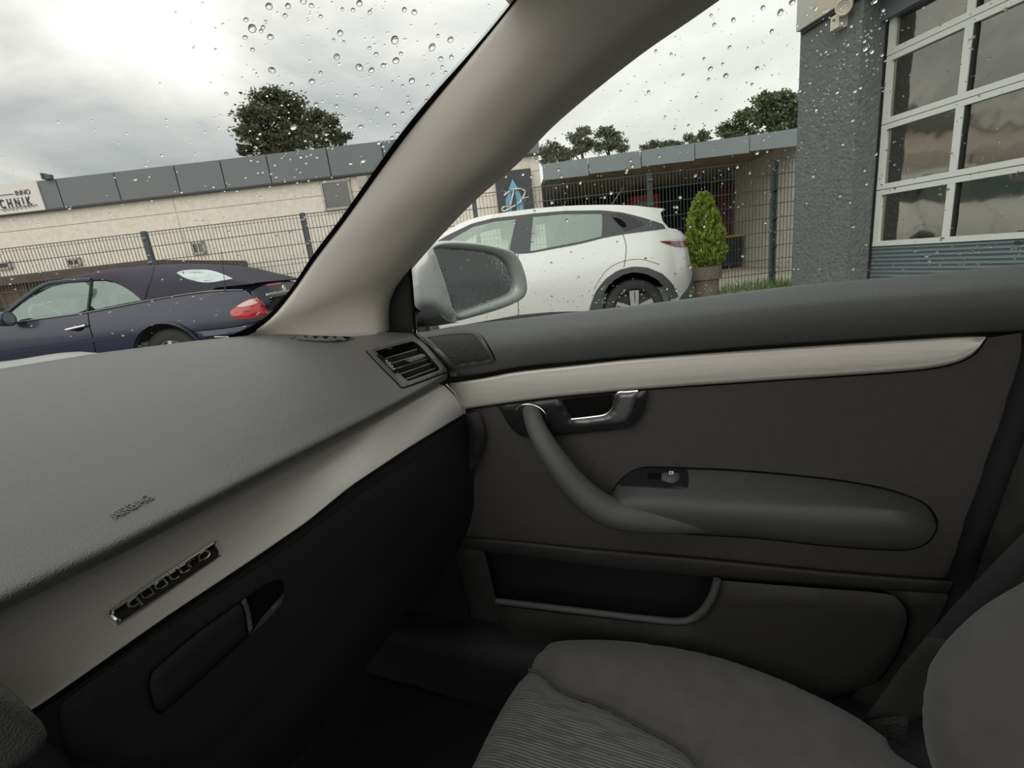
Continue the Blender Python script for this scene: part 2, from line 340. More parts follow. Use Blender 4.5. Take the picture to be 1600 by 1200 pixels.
MT = dict(
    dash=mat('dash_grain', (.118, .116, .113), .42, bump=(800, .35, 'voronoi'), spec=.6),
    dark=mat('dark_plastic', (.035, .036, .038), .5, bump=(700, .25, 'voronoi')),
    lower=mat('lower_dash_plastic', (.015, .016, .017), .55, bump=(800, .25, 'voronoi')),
    belt=mat('door_top_grain', (.118, .123, .122), .45, bump=(800, .35, 'voronoi'), spec=.55),
    panel=mat('door_panel_cloth', (.066, .060, .057), .8, bump=(900, .35, 'noise'), var=(60, .10), sheen=.1),
    panel_low=mat('door_lower_plastic', (.034, .033, .032), .55, bump=(600, .3, 'voronoi')),
    arm=mat('armrest_grain', (.095, .096, .094), .42, bump=(800, .35, 'voronoi')),
    alu=mat('brushed_aluminium', (.86, .84, .80), .38, .25, bump=((30, 30, 2600), .10, 'noise'), var=((9, 9, 900), .08)),
    alu2=mat('brushed_aluminium_door', (.57, .55, .52), .38, .4, bump=((30, 30, 2600), .10, 'noise'), var=((9, 9, 900), .10)),
    chrome=mat('chrome', (.80, .80, .81), .2, 1.0),
    satin=mat('satin_metal', (.22, .22, .22), .42, .8),
    badge=mat('badge_mirror_black', (.16, .15, .16), .12, 1.0),
    gloss=mat('gloss_black', (.018, .019, .021), .22),
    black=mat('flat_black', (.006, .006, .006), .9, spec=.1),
    seal=mat('door_seal_rubber', (.008, .008, .009), .75),
    rubber=mat('rubber', (.018, .018, .018), .7),
    grille=mat('speaker_mesh', (.055, .055, .052), .6, bump=(480, 1.0, 'voronoi'), var=(900, .5)),
    vent=mat('vent_plastic', (.07, .07, .068), .42),
    pillar=mat('pillar_cloth', (.62, .58, .52), .85, bump=(1200, .25, 'noise'), var=(700, .08), sheen=.1),
    seat=mat('seat_velour', (.13, .124, .118), .9, bump=(1400, .3, 'noise'), var=(28, .16), sheen=.25),
    rib=ribmat('seat_rib_cloth', (.25, .242, .23), (.105, .102, .098)),
    carpet=mat('carpet', (.010, .010, .011), .95, bump=(500, .6, 'noise')),
    webbing=mat('belt_webbing', (.030, .030, .031), .6, bump=(900, .4, 'noise')),
    white=mat('white_print', (.8, .8, .8), .5),
    silver=mat('silver_paint', (.50, .53, .515), .38, .25, coat=.35),
    hood=mat('hood_silver', (.36, .36, .35), .4, .3, coat=.3),
    mirror=mat('mirror_glass', (.62, .63, .64), .09, 1.0, bump=(140, .25, 'voronoi')),
    head=mat('headliner', (.66, .63, .57), .9),
    glass=glassmat('clear_glass', (.93, .965, .945), .8),
    wglass=glassmat('windshield_glass', (.95, .97, .96), .35, lo=.02),
    cglass=glassmat('car_glass_green', (.40, .52, .47), (.80, .95, .88), lo=.15),
    kglass=glassmat('car_glass_pale', (.42, .53, .51), (.58, .70, .68), lo=.18),
    dglass=glassmat('dark_glass', (.25, .27, .27), .6, .02, lo=.10),
    acryl=glassmat('scratched_acrylic', (.50, .50, .46), (.95, .92, .84), .06, lo=.30),
    water=watermat('rain_water'),
    facade=mat('roughcast_wall', (.80, .75, .65), .9, bump=(14, .5, 'noise'), var=(9, .12)),
    facade2=mat('whitewashed_brick', (.72, .70, .64), .9, bump=(8, .4, 'noise'), var=(3, .15)),
    fascia=mat('fascia_sheet', (.155, .172, .18), .5, var=(1.5, .06)),
    fascia2=mat('carport_fascia_sheet', (.24, .27, .285), .5, var=(1.5, .06)),
    signw=mat('sign_white', (.74, .72, .70), .6),
    signd=mat('sign_ink', (.035, .035, .04), .6),
    logoblue=mat('logo_blue', (.16, .42, .62), .5),
    board=mat('board_black', (.045, .05, .055), .6),
    fence=mat('fence_coating', (.060, .085, .085), .45),
    wire=mat('fence_wire', (.075, .095, .09), .45),
    winframe=mat('window_frame', (.42, .40, .36), .6),
    brown=mat('brown_board', (.155, .095, .07), .8, var=(6, .3), bump=(30, .3, 'noise')),
    brownroof=mat('brown_roof_edge', (.14, .095, .075), .8, var=(8, .35)),
    tin=mat('corrugated_roof', (.36, .31, .25), .75, var=(3, .3)),
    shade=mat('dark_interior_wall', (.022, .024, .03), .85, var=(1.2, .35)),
    red=mat('red_paint', (.50, .045, .05), .5),
    yellow=mat('yellow_lid', (.62, .47, .03), .5),
    bin=mat('black_bin', (.02, .025, .03), .45),
    asphalt=mat('asphalt', (.16, .155, .145), .85, bump=(40, .4, 'noise'), var=(.8, .25)),
    paving=mat('paving', (.40, .36, .29), .9, var=(2.2, .25), bump=(20, .3, 'noise')),
    kerb=mat('kerb_concrete', (.52, .49, .43), .9, var=(5, .2)),
    grass=mat('grass', (.24, .36, .09), .8, var=(5, .4)),
    render=mat('grey_render', (.185, .20, .198), .9, bump=(34, 1.0, 'noise'), var=(16, .14)),
    beige=mat('beige_fascia', (.60, .53, .42), .7, var=(3, .1)),
    greyend=mat('grey_fascia_end', (.50, .49, .46), .6),
    dframe=mat('door_frame_white', (.76, .78, .74), .45),
    dblue=mat('door_blue_grey', (.15, .185, .195), .5),
    lampw=mat('lamp_cream', (.70, .66, .55), .5),
    bark=mat('bark', (.10, .075, .055), .9, var=(4, .3)),
    pine=mat('pine_needles', (.125, .145, .085), .8, var=(.55, .5)),
    pine2=mat('far_pine_needles', (.15, .17, .11), .8, var=(.4, .4)),
    pine3=mat('green_crown', (.14, .185, .08), .8, var=(.4, .45)),
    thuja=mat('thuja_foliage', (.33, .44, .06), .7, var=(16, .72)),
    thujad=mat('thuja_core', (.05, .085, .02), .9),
    pot=mat('stone_pot', (.235, .195, .165), .8, var=(14, .18)),
    navy=mat('navy_paint', (.010, .014, .042), .3, .05, coat=.35),
    canvas=mat('canvas_top', (.045, .040, .058), .85, bump=(300, .3, 'noise')),
    carwhite=mat('white_paint', (.80, .81, .79), .28, coat=.8),
    clad=mat('grey_cladding', (.075, .08, .085), .6),
    tyre=mat('tyre', (.022, .022, .023), .7, bump=(90, .5, 'noise')),
    rim=mat('rim_silver', (.70, .70, .69), .3, .8),
    rimd=mat('rim_dark', (.03, .03, .032), .4),
    lamp=mat('tail_lamp_red', (.62, .022, .03), .15, coat=1.0, var=((3, 3, 40), .35)),
    lampd=mat('tail_lamp_dark', (.16, .02, .025), .15, coat=1.0),
    lampc=mat('tail_lamp_clear', (.75, .50, .46), .2, coat=1.0),
    inner=mat('car_interior_grey', (.30, .33, .32), .8),
    innerw=mat('pale_headrest', (.62, .70, .66), .7),
)

# ================================================================== OUR CAR: structure around the cabin
def struct(name, V, F, m, **k):
    o = mesh(name, V, F, m, None, **k); o['kind'] = 'structure'; return o
def groove(name, ol, mf, par, r=.0009, lift=.0004, m='black'):
    q = resample(ol, max(24, int(plen(ol, True)/5)), True); return B().tube(pxpath(np.vstack([q, q[:1]]), mf, lift), r, 5, False).out(name, MT[m], par)
def lin(px, a, b, x0, x1): return a+(b-a)*min(1, max(0, (px-x0)/(x1-x0)))

# ---- dashboard
dash = thing('dashboard', (.25, .75, .55), 'charcoal grained dashboard with brushed metal trim strip under a rain-dotted windshield', 'dashboard')
R0 = [(-120, 596, 1.05), (0, 577, 1.05), (150, 553, 1.0), (300, 534, .92), (385, 525.5, .85), (460, 523, .78), (520, 522, .71), (600, 520, .605), (652, 523, .555)]
R0 = np.array([on(a, b, 'y', y) for a, b, y in R0]); R0 = np.vstack([[(-.72, .98, .94), (-.2, 1.10, .952)], R0])
Rf = np.array([on(a, b, 'y', lin(a, .385, .452, 400, 700)) for a, b in [(-120, 990), (0, 930), (183, 846), (348, 764), (470, 703), (556, 660), (640, 617), (676, 598), (700, 583)]]); Rf = np.vstack([[(-.72, .385, Rf[0][2])], Rf])
n0 = 90; A = resample(R0, n0); Bf = resample(Rf, n0)
def mid(t):
    P = A+(Bf-A)*t; P[:, 2] = A[:, 2]+(Bf[:, 2]-A[:, 2])*t**2.0; return P
tuck = Bf+np.array([0, .006, -.012]); tuck2 = Bf+np.array([0, .022, -.016]); tuck3 = Bf+np.array([0, .05, -.018])
front = A+np.array([0, .03, -.03])
rows = [front, A, mid(.12), mid(.3), mid(.5), mid(.7), mid(.86), mid(.955), Bf, tuck, tuck2, tuck3]
ventframe = sm([(572, 549, 1), (610, 540), (647, 530, 1), (657, 533), (673, 549), (688, 566), (701, 581, 1), (660, 596), (631, 606), (625, 605), (621, 600), (597, 576)], True)
ventopen = sm([(587, 550, 1), (617, 542), (645, 534.5, 1), (655, 541), (672, 560), (686, 576, 1), (684, 580), (660, 589), (637, 597, 1), (612, 575)], True)
vc = ventopen.mean(0); ventcut = vc+(ventopen-vc)*1.10
def skipv(q):
    p = project(q); return inside(p, ventcut).all()
V, F = loft(rows, 230, 6, skipv)
pad_o = mesh('dash_pad', V, F, MT['dash'], dash, True, 60)
fullV, fullF = loft(rows, 230, 6)
tmp = mesh('tmp', fullV, fullF, None)
mdash = onmesh(tmp)
MD = onmesh(tmp)
# air vent
fr = pad('air_vent', ventframe, MD, MT['vent'], dash, h=.002, r=3, sp=4, holes=[ventopen], skirt=.006, lift=.002)
groove('vent_gap', ventframe, MD, fr, .0011)
bx = B(); P0 = pxpath(ventopen, MD, .002, 40); nn = MD(*vc)[1]
P1 = [p-nn*.045 for p in P0]
for i in range(len(P0)):
    j = (i+1) % len(P0); bx.quad(P0[i], P0[j], P1[j], P1[i])
bx.add(P1, [tuple(range(len(P1)))]); bx.out('vent_duct', MT['black'], fr, False)
for (a, b) in [((600, 557), (652, 542)), ((609, 565), (659.5, 549.5)), ((616.5, 573), (668.5, 557)), ((623.5, 581.5), (674, 563.8)), ((631, 590), (681, 571.5))]:
    pa, pb = MD(*a)[0], MD(*b)[0]; dwn = np.cross(pb-pa, nn); dwn /= np.linalg.norm(dwn)
    if dwn[2] > 0: dwn = -dwn
    B().obox(pa-nn*.004, pb-pa, -nn*.022+dwn*.004, dwn*.0022).out('slat', MT['vent'], fr, False)
tb = sm([(632, 565), (641, 561), (658, 556), (664, 558), (662, 562), (645, 567.5), (641, 569)], True)
pad('thumb_tab', tb, MD, MT['vent'], fr, h=.003, r=3, sp=3, skirt=.012, lift=.004)
pad('wheel_slot', sm([(588, 559), (594, 557.5), (606, 568), (617, 580), (620, 587), (615, 587), (603, 574)], True), MD, MT['black'], fr, sp=5, lift=.0048)
pad('thumbwheel', sm([(600, 567), (604, 565.5), (612, 574), (617, 582), (614.5, 584), (606, 576)], True), MD, MT['vent'], fr, h=.003, r=4, sp=3, skirt=.004, lift=.0045)
for a, b in [(604, 569.5), (608.5, 573), (611.5, 578), (614.5, 582.5)]:
    p, n = MD(a, b); B().lathe(p+n*.0076, n, [(0, .0011), (.0004, .0011), (.0006, 0)], 8).out('print_dot', MT['white'], fr)
# demister outlet near the pillar
dm = pad('demister_outlet', sm([(449, 528.5, 1), (500, 527), (557, 528.5, 1), (528, 535.5), (480, 533)], True), MD, MT['vent'], dash, sp=7, lift=.0015, skirt=.002)
pad('slot', sm([(458, 529, 1), (500, 527.6), (552, 529, 1), (528, 534.6), (480, 532.4)], True), MD, MT['black'], dm, sp=7, lift=.0035)
for i, xx in enumerate([472, 487, 503, 519, 533]):
    yb = (532.4, 533.4, 534.2, 534.4, 533.6)[i]
    q0, q1, q2 = MD(xx-9, yb)[0], MD(xx+9, yb)[0], MD(xx+1, yb)[0]
    B().prism([q0+Z*.003, q1+Z*.003, q2+Z*.0105], np.array([-.003, .004, 0])).out('tooth', MT['belt'], dm, False)
# AIRBAG, embossed
pa, na = MD(182, 812); pb, nb = MD(250, 775)
xd = pb-pa; yd = np.cross(na, xd)
text('airbag_lettering', 'AIRBAG', .0145, pa+na*.0002, xd, yd, MT['dash'], dash, .0016, sx=np.linalg.norm(xd)/.0145/3.9)
B().tube(pxpath(sm([(646, 521), (655, 530), (664, 538), (679, 552), (692, 569), (704, 586)]), MD, .001), .0022, 6).out('edge_gap', MT['black'], dash)
# aluminium trim strip
top = [(-120, 1026), (0, 966), (183, 878), (348, 788), (470, 722), (556, 676), (640, 630), (694, 603)]
bot = [(-90, 1180), (60, 1104), (257, 965), (400, 870), (480, 815), (547, 760), (640, 698), (725, 647)]
ty = lambda px: lin(px, .432, .452, 480, 720)
t0 = np.array([on(a, b, 'y', ty(a)+.018*lin(a, 1, .2, 560, 700)) for a, b in top]); t1 = np.array([on(a, b, 'y', ty(a)-.026*lin(a, 1, .2, 560, 720)) for a, b in bot])
t0 = resample(np.vstack([[(-.72, t0[0][1], t0[0][2])], t0]), 80); t1 = resample(np.vstack([[(-.72, t1[0][1], t1[0][2])], t1]), 80)
def tm(f, dy): P = t0+(t1-t0)*f; P[:, 1] += dy; return P
for f_, P_ in ((.35, 10), (.7, 14)): pass
curve_r = [(694, 603), (706, 613), (717, 628), (725, 647)]
rows = [t0+[0, .012, 0.004], tm(0, 0), tm(.10, -.002), tm(.35, -.004), tm(.65, -.0045), tm(.92, -.003), tm(1, 0), t1+[0, .014, -.002]]
for i, f_ in ((2, .12), (3, .35), (4, .65), (5, .9)):
    p = curve_r; q = resample(np.array(p, float), 41)[int(f_*40)]
    tgt = on(q[0], q[1], 'y', rows[i][-1][1]); sh = tgt-rows[i][-1]
    for k in range(80):
        rows[i][k] = rows[i][k]+sh*(max(0, (k-68)/11)**2 if k > 68 else 0)
V, F = loft(rows, 180, 4); trim = mesh('trim_strip', V, F, MT['alu'], dash, True, 70)
MTm = onmesh(trim)
B().tube(pxpath([(697, 601), (708, 612), (718, 628), (726, 646)], plane('y', .447), .001, 14), .0016, 8).out('trim_end_bead', MT['alu'], dash)
# quattro badge
bo = sm([(174, 962), (176, 955), (186, 948), (326, 854), (333, 853.5), (340, 864), (339.5, 870), (330, 877), (192, 971), (186, 972)], True, 4)
bc = bo.mean(0); bp_, bn_ = MTm(*bc); ba_, bb_ = MTm(198, 949)[0], MTm(327, 861.5)[0]; be_ = (bb_-ba_)/np.linalg.norm(bb_-ba_)
bn_ = np.cross(be_, np.cross(bn_, be_)); bn_ /= np.linalg.norm(bn_)
MB = lambda px, py: (onp(px, py, bp_+bn_*.0015, bn_), bn_)
badge = pad('badge', bo, MB, MT['badge'], dash, sp=6, bsp=3, skirt=.006, lift=.0012, sharp=30)
groove('badge_rim', bo, MB, badge, .0013, .0014, 'chrome')
strokes = {
 'q': [[(.95, 1), (.3, 1), (.06, .8), (0, .5), (.06, .2), (.3, 0), (.95, 0)], [(.95, 1), (.95, -.5)]],
 'u': [[(0, 1), (0, .3), (.1, .08), (.3, 0), (.95, 0)], [(.95, 1), (.95, 0)]],
 'a': [[(.95, 0), (.3, 0), (.06, .2), (0, .5), (.06, .8), (.3, 1), (.95, 1), (.95, -.05)]],
 't': [[(.2, 1.38), (.2, .3), (.28, .08), (.45, 0), (.8, 0)], [(0, 1), (.8, 1)]],
 'r': [[(0, 0), (0, .7), (.1, .92), (.3, 1), (.75, 1)]],
 'o': [[(.3, 1), (.7, 1), (.94, .8), (1, .5), (.94, .2), (.7, 0), (.3, 0), (.06, .2), (0, .5), (.06, .8), (.3, 1)]]}
L0 = np.array([201., 949.]); L1 = np.array([326., 865.]); ad = (L1-L0)/np.linalg.norm(L1-L0); au = np.array([ad[1], -ad[0]])
if au[1] > 0: au = -au
adv = {'q': 1.35, 'u': 1.32, 'a': 1.32, 't': 1.0, 'r': .98, 'o': 1.0}; tot = sum(adv[c] for c in 'quattro'); sc = np.linalg.norm(L1-L0)/tot; pos = 0; hgt = 11.0
for ch in 'quattro':
    b = B()
    for st in strokes[ch]:
        b.tube(pxpath([L0+ad*((pos+p[0])*sc)+au*((p[1]-.42)*hgt) for p in st], MB, .0018), .00085, 6)
    b.out('letter', MT['chrome'], badge); pos += adv[ch]
# lower dash and glove box
g0 = np.array([on(a, b+7, 'y', ty(a)-.022*lin(a, 1, .2, 560, 720)) for a, b in bot]); g0 = resample(np.vstack([[(-.72, g0[0][1], g0[0][2])], g0]), 70)
rows = [g0+[0, .03, .004], g0, g0+[0, -.004, -.010], g0+[0, -.004, -.10], g0+[0, .010, -.20], g0+[0, .06, -.30], g0+[0, .14, -.36], g0+[0, .4, -.40]]
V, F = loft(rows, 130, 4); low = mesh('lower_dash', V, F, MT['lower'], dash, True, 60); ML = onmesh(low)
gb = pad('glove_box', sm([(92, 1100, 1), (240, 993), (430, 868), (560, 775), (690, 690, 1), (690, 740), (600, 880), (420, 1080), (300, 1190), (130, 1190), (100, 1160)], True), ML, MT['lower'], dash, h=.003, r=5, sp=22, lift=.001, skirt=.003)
MG = onmesh(gb)
cc_ = sm([(378, 937, 1), (310, 985), (245, 1040), (233, 1056), (232, 1080), (240, 1106), (250, 1114, 1), (310, 1062), (386, 992, 1), (384, 965)], True)
groove('catch_gap', cc_, MG, gb, .0008, .0012)
gp = pad('catch_cover', sm([(378, 937, 1), (310, 985), (245, 1040), (233, 1056), (232, 1080), (240, 1106), (250, 1114, 1), (310, 1062), (386, 992, 1), (384, 965)], True), MG, MT['lower'], gb, h=.003, r=3, sp=11, lift=.0006, skirt=.002)
pad('catch_recess', sm([(383, 934, 1), (410, 915), (435, 905), (443, 918), (437, 938), (415, 967), (389, 990, 1), (389, 960)], True), MG, MT['black'], gb, sp=8, lift=.001)
pad('recess_rim', sm([(442, 926, 1), (438, 943), (418, 966), (390, 991, 1), (405, 968), (425, 945)], True), MG, MT['vent'], gb, h=.002, r=3, sp=6, lift=.0016)
pad('latch', sm([(373, 939, 1), (381, 934, 1), (388, 955), (391, 978), (386, 991, 1), (383, 975), (380, 955)], True), MG, MT['satin'], gb, h=.002, r=2, sp=4, lift=.003, skirt=.003)
# end cap between dash and door
pad('end_cap', sm([(727, 648, 1), (747, 642, 1), (756, 667), (757, 690), (746, 725), (727, 762), (700, 800), (672, 822, 1), (690, 788), (715, 750), (728, 718), (733, 690)], True), plane('x', .648), MT['lower'], dash, h=.006, r=6, sp=8, skirt=.05)
bpy.data.objects.remove(tmp)

# ---- centre console corner at the lower left
con = thing('center_console', (-.02, .36, .15), 'dark rounded center console corner below the left end of the metal strip', 'console')
oc = sm([(-160, 1010, 1), (-60, 1036), (0, 1066), (25, 1087), (44, 1108), (55, 1128), (52, 1143), (37, 1163), (0, 1192), (-160, 1290, 1)], True)
pad('console_pad', oc, plane('y', .37), MT['arm'], con, h=.03, r=36, sp=11, skirt=.05)
pad('console_side', sm([(-200, 1060, 1), (20, 1090), (58, 1138), (90, 1170), (120, 1205), (160, 1330, 1), (-200, 1400, 1)], True), plane('y', .405), MT['lower'], con, h=.02, r=30, sp=18, skirt=.12)

# ---- passenger door
door = thing('car_door', (.68, .1, .28), 'charcoal front passenger door with aluminium strip, curved grab handle and armrest', 'car door')
sil = sm([(646, 521), (662, 519.5), (678, 516.5), (702, 511.5), (743, 506), (800, 500), (870, 491.5), (935, 484.5), (1000, 477), (1080, 467), (1120, 462), (1240, 447.5), (1360, 437), (1480, 426), (1600, 413.5), (1760, 400)])
gap = [(646, 521), (655, 530), (664, 537), (679, 552), (692, 569), (704, 586)]
lowr = sm([(704, 587), (722, 588), (760, 583), (820, 572.5), (910, 564), (1000, 555.5), (1180, 541), (1292, 533.5), (1400, 526.5), (1500, 520.5), (1600, 517), (1760, 511)])
ns = 60
s2 = resample(sil, ns); l2 = resample(lowr, ns)
def drow(f, x, dx0=0.0):
    P = s2+(l2-s2)*f
    return np.array([on(p[0], p[1], 'x', x) for p in P])
r_sil = drow(0, .708)
rows = [r_sil+[.02, 0, -.03], r_sil+[.012, 0, -.004], r_sil, drow(.14, .684), drow(.34, .661), drow(.54, .656), drow(.76, .662), drow(.93, .674), drow(1, .683)]
rows.append(rows[-1]+[.01, 0, -.002])
# squeeze the front end along the gap line towards the dash
V, F = loft(rows, 140, 4)
roll = mesh('door_top', V, F, MT['belt'], door, True, 70); MR = onmesh(roll, back=plane('x', .665))
pad('front_cheek', sm([(647, 522, 1), (678, 517, 1), (720, 513), (726, 545), (722, 588, 1), (704, 588, 1), (691, 568), (678, 551), (663, 535)], True), MR, MT['belt'], door, sp=8, skirt=.03, lift=.0006)
tw = sm([(654, 528.5, 1), (690, 523), (719, 519.5), (741, 520), (757, 531), (772, 557), (772, 562), (767, 565.5), (735, 571), (703, 575.5, 1), (692, 563), (675, 545)], True)
tg = sm([(668, 529.5, 1), (700, 525), (730, 523), (743, 526), (756, 539), (767, 557), (766, 559.5), (738, 564), (711, 568.5, 1), (693, 550)], True)
groove('frame_gap', tw, MR, door, .0012, .002)
two = pad('speaker_frame', tw, MR, MT['vent'], door, h=.002, r=3, sp=4, holes=[tg], skirt=.004, lift=.0038)
pad('speaker_mesh', tg, MR, MT['grille'], two, h=.003, r=20, sp=7, lift=.003)
# base skins
base = sm([(692, 606, 1), (740, 604), (820, 592), (900, 581), (1000, 571), (1180, 557), (1400, 541), (1540, 528), (1632, 514, 1), (1605, 590), (1573, 680), (1544, 767), (1515, 844), (1491, 905, 1), (1300, 892), (1120, 874), (900, 855), (705, 837, 1), (720, 790), (742, 735), (752, 690), (740, 645)], True)
pad('door_panel', base, plane('x', .668), MT['panel'], door, sp=22, h=.006, r=18, skirt=.03)
MP = plane('x', .6625)
lt_ = resample(sm([(690, 836), (800, 844), (900, 854.5), (1000, 863), (1120, 873.5), (1300, 891.5), (1491, 906.5)]), 40)
lb_ = resample(sm([(690, 856), (770, 864), (900, 882), (1000, 893), (1128, 904), (1300, 917), (1480, 929)]), 40)
lrow = lambda f, x: np.array([on(*(lt_[i]+(lb_[i]-lt_[i])*f), 'x', x) for i in range(40)])
V, F = loft([lrow(-.03, .672), lrow(0, .660), lrow(.10, .650), lrow(.35, .647), lrow(.75, .648), lrow(.95, .652), lrow(1, .660), lrow(1, .69)], 110, 3)
mesh('panel_ledge', V, F, MT['panel_low'], door, True, 70)
pad('pocket_back', sm([(650, 850, 1), (770, 860), (1500, 900, 1), (1440, 1010), (1380, 1110, 1), (900, 1060), (640, 1000, 1)], True), plane('x', .70), MT['lower'], door, sp=30)
pad('pocket_end', sm([(690, 850, 1), (757, 862, 1), (775, 935), (790, 992, 1), (735, 985), (690, 975, 1)], True), plane('x', .652), MT['panel_low'], door, h=.006, r=8, sp=11, skirt=.05)
pf = sm([(776, 946, 1), (900, 961), (1000, 973), (1060, 978), (1085, 973), (1108, 950), (1126, 907, 1), (1250, 917), (1385, 928), (1408, 942), (1417, 965), (1406, 1010), (1372, 1062), (1330, 1080), (1200, 1110), (900, 1110), (800, 1010, 1), (788, 985)], True)
pad('map_pocket', pf, plane('x', .625), MT['panel_low'], door, h=.008, r=9, sp=14, skirt=.045)
pad('pocket_surround', sm([(1380, 922, 1), (1484, 928, 1), (1462, 975), (1440, 1010), (1380, 1110, 1), (1320, 1130, 1), (1335, 1081), (1374, 1064), (1409, 1011), (1421, 965), (1411, 940)], True), plane('x', .650), MT['panel_low'], door, h=.006, r=8, sp=11, skirt=.04)
rail = [(776, 939), (850, 948), (950, 960), (1020, 968), (1060, 971), (1083, 966), (1102, 949), (1114, 928), (1121, 906)]
B().tube([on(a, b, 'x', .612) for a, b in sm(rail)], .0062, 10).out('pocket_rail', MT['arm'], door)
pad('door_foot', sm([(780, 988, 1), (860, 1003), (960, 1015, 1), (960, 1075, 1), (800, 1050), (690, 1010, 1), (640, 975, 1), (700, 978)], True), plane('x', .64), MT['lower'], door, h=.006, r=8, sp=14, skirt=.05)
B().obox((.735, -1.0, .16), (.02, 0, 0), (0, 1.66, 0), (0, 0, .715)).out('outer_shell', MT['lower'], door, False)
# aluminium strip on the door
dt_ = sm([(702, 599), (716, 597), (760, 590), (806, 581), (900, 570.5), (1000, 560), (1180, 546.5), (1292, 539), (1400, 532), (1500, 526), (1540, 526)])
db_ = sm([(727, 640), (760, 635), (800, 629.5), (860, 622), (1000, 609), (1180, 596.5), (1300, 588.5), (1400, 581.5), (1460, 575), (1500, 565), (1525, 550), (1540, 528)])
a2 = resample(dt_, 50); b2 = resample(db_, 50)
def arow(f, x): return np.array([on(*(a2[i]+(b2[i]-a2[i])*f), 'x', x) for i in range(50)])
rows = [arow(0, .672), arow(.03, .660), arow(.2, .6575), arow(.5, .6555), arow(.8, .6545), arow(.97, .656), arow(1, .672)]
V, F = loft(rows, 130, 4); strip = mesh('trim_strip', V, F, MT['alu2'], door, True, 70); mesh_lbl = strip
strip['label'] = 'brushed aluminium strip tapering to a rounded rear tip'
B().tube([on(a, b, 'x', .659) for a, b in sm([(702, 600), (711, 612), (721, 627), (728, 641)])], .0015, 8).out('strip_front_edge', MT['chrome'], door)
# handle bezel, opener
bz = sm([(781, 632, 1), (868, 622, 1), (940, 615), (1015, 607, 1), (1007, 640), (998, 655), (980, 666), (930, 672), (880, 677), (840, 681), (815, 677), (799, 662)], True)
hole = sm([(877, 623, 1), (960, 614, 1), (957, 634), (949, 645), (925, 650), (893, 654, 1)], True)
bez = pad('handle_plate', bz, MP, MT['gloss'], door, h=.003, r=4, sp=7, holes=[hole], skirt=.008, lift=.010)
pad('recess', hole, plane('x', .6605), MT['black'], bez, sp=9, lift=.001)
hb = sm([(893, 656, 1), (930, 652), (950, 648), (960, 638), (966, 615, 1), (997, 611, 1), (990, 636), (984, 650), (972, 660), (935, 664), (898, 667.5, 1)], True)
opn = pad('door_opener', hb, plane('x', .650), MT['satin'], bez, h=.004, r=4, sp=4, skirt=.008)
opn['label'] = 'L-shaped satin metal door opener'
B().tube([on(a, b, 'x', .643) for a, b in sm([(893, 655), (925, 651.5), (945, 648), (956, 639.5), (961, 627), (966, 614), (980, 612.5), (997, 611)])], .0021, 8).out('bright_edge', MT['chrome'], opn)
# grab handle
hc = [(829, 638, .668), (832, 650, .640), (838, 668, .617), (852, 695, .600), (872, 725, .592), (896, 756, .588), (925, 783, .586), (956, 801, .587), (1000, 809, .592), (1050, 813, .601), (1110, 815, .612)]
hr = [.0160, .0165, .0172, .0192, .0212, .0230, .0243, .0248, .0238, .0210, .0170]
hp = np.array([on(a, b, 'x', x) for a, b, x in hc]); hp = np.c_[hp, hr]
hs = []
for i in range(len(hp)-1):
    p0 = hp[max(i-1, 0)]; a = hp[i]; b = hp[i+1]; p3 = hp[min(i+2, len(hp)-1)]
    for j in range(5):
        t = j/5; hs.append(.5*((2*a)+(-p0+b)*t+(2*p0-5*a+4*b-p3)*t*t+(-p0+3*a-3*b+p3)*t**3))
hs.append(hp[-1]); hs = np.array(hs)
gh = B().tube(hs[:, :3], hs[:, 3], 22).out('grab_handle', MT['arm'], door, True, 80)
ring = [on(830+24*math.cos(t)*1.0, 649+17*math.sin(t)+4*math.cos(t), 'x', .650) for t in np.linspace(math.pi*.95, math.pi*2.05, 16)]
B().tube(ring, .0012, 8).out('collar', MT['chrome'], gh)
# armrest
Aa = sm([(958, 768), (966, 754), (985, 738), (1006, 730.5), (1040, 730.5), (1075, 731.5), (1167, 736), (1292, 748), (1375, 762), (1429, 779), (1452, 793), (1463, 812)])
Bb = sm([(952, 790), (975, 781), (1010, 781), (1060, 783), (1110, 786), (1180, 789), (1292, 793), (1380, 797), (1430, 803), (1452, 810), (1462, 814)])
Cc = sm([(948, 812), (966, 820), (985, 826), (1050, 832), (1110, 836), (1180, 840), (1292, 852), (1380, 858), (1420, 858), (1446, 849), (1460, 832), (1464, 816)])
n1 = 48
Aa, Bb, Cc = (resample(q, n1) for q in (Aa, Bb, Cc))
def endx(i, x):                                           # round the rear end back into the panel
    f = i/(n1-1); e = max(0, (f-.86)/.14); return x+(.668-x)*e**2.2
def mrow(P, Q, f, x): return np.array([on(*(P[i]+(Q[i]-P[i])*f), 'x', endx(i, x)) for i in range(n1)])
rows = [mrow(Aa, Bb, -.04, .672), mrow(Aa, Bb, 0, .664), mrow(Aa, Bb, .12, .652), mrow(Aa, Bb, .5, .622), mrow(Aa, Bb, .82, .598), mrow(Aa, Bb, 1, .588), mrow(Bb, Cc, .22, .582), mrow(Bb, Cc, .5, .582), mrow(Bb, Cc, .8, .590), mrow(Bb, Cc, .96, .604), mrow(Bb, Cc, 1, .622), mrow(Bb, Cc, 1.0, .672)]
V, F = loft(rows, 110, 4); arm = mesh('armrest', V, F, MT['arm'], door, True, 75); MA = onmesh(arm)
B().tube(pxpath(np.vstack([Aa, Cc[::-1]]), plane('x', .6615), .0005), .0016, 6, False).out('armrest_contact_shade', MT['black'], arm)  # black line round the armrest stands in for its contact shadow
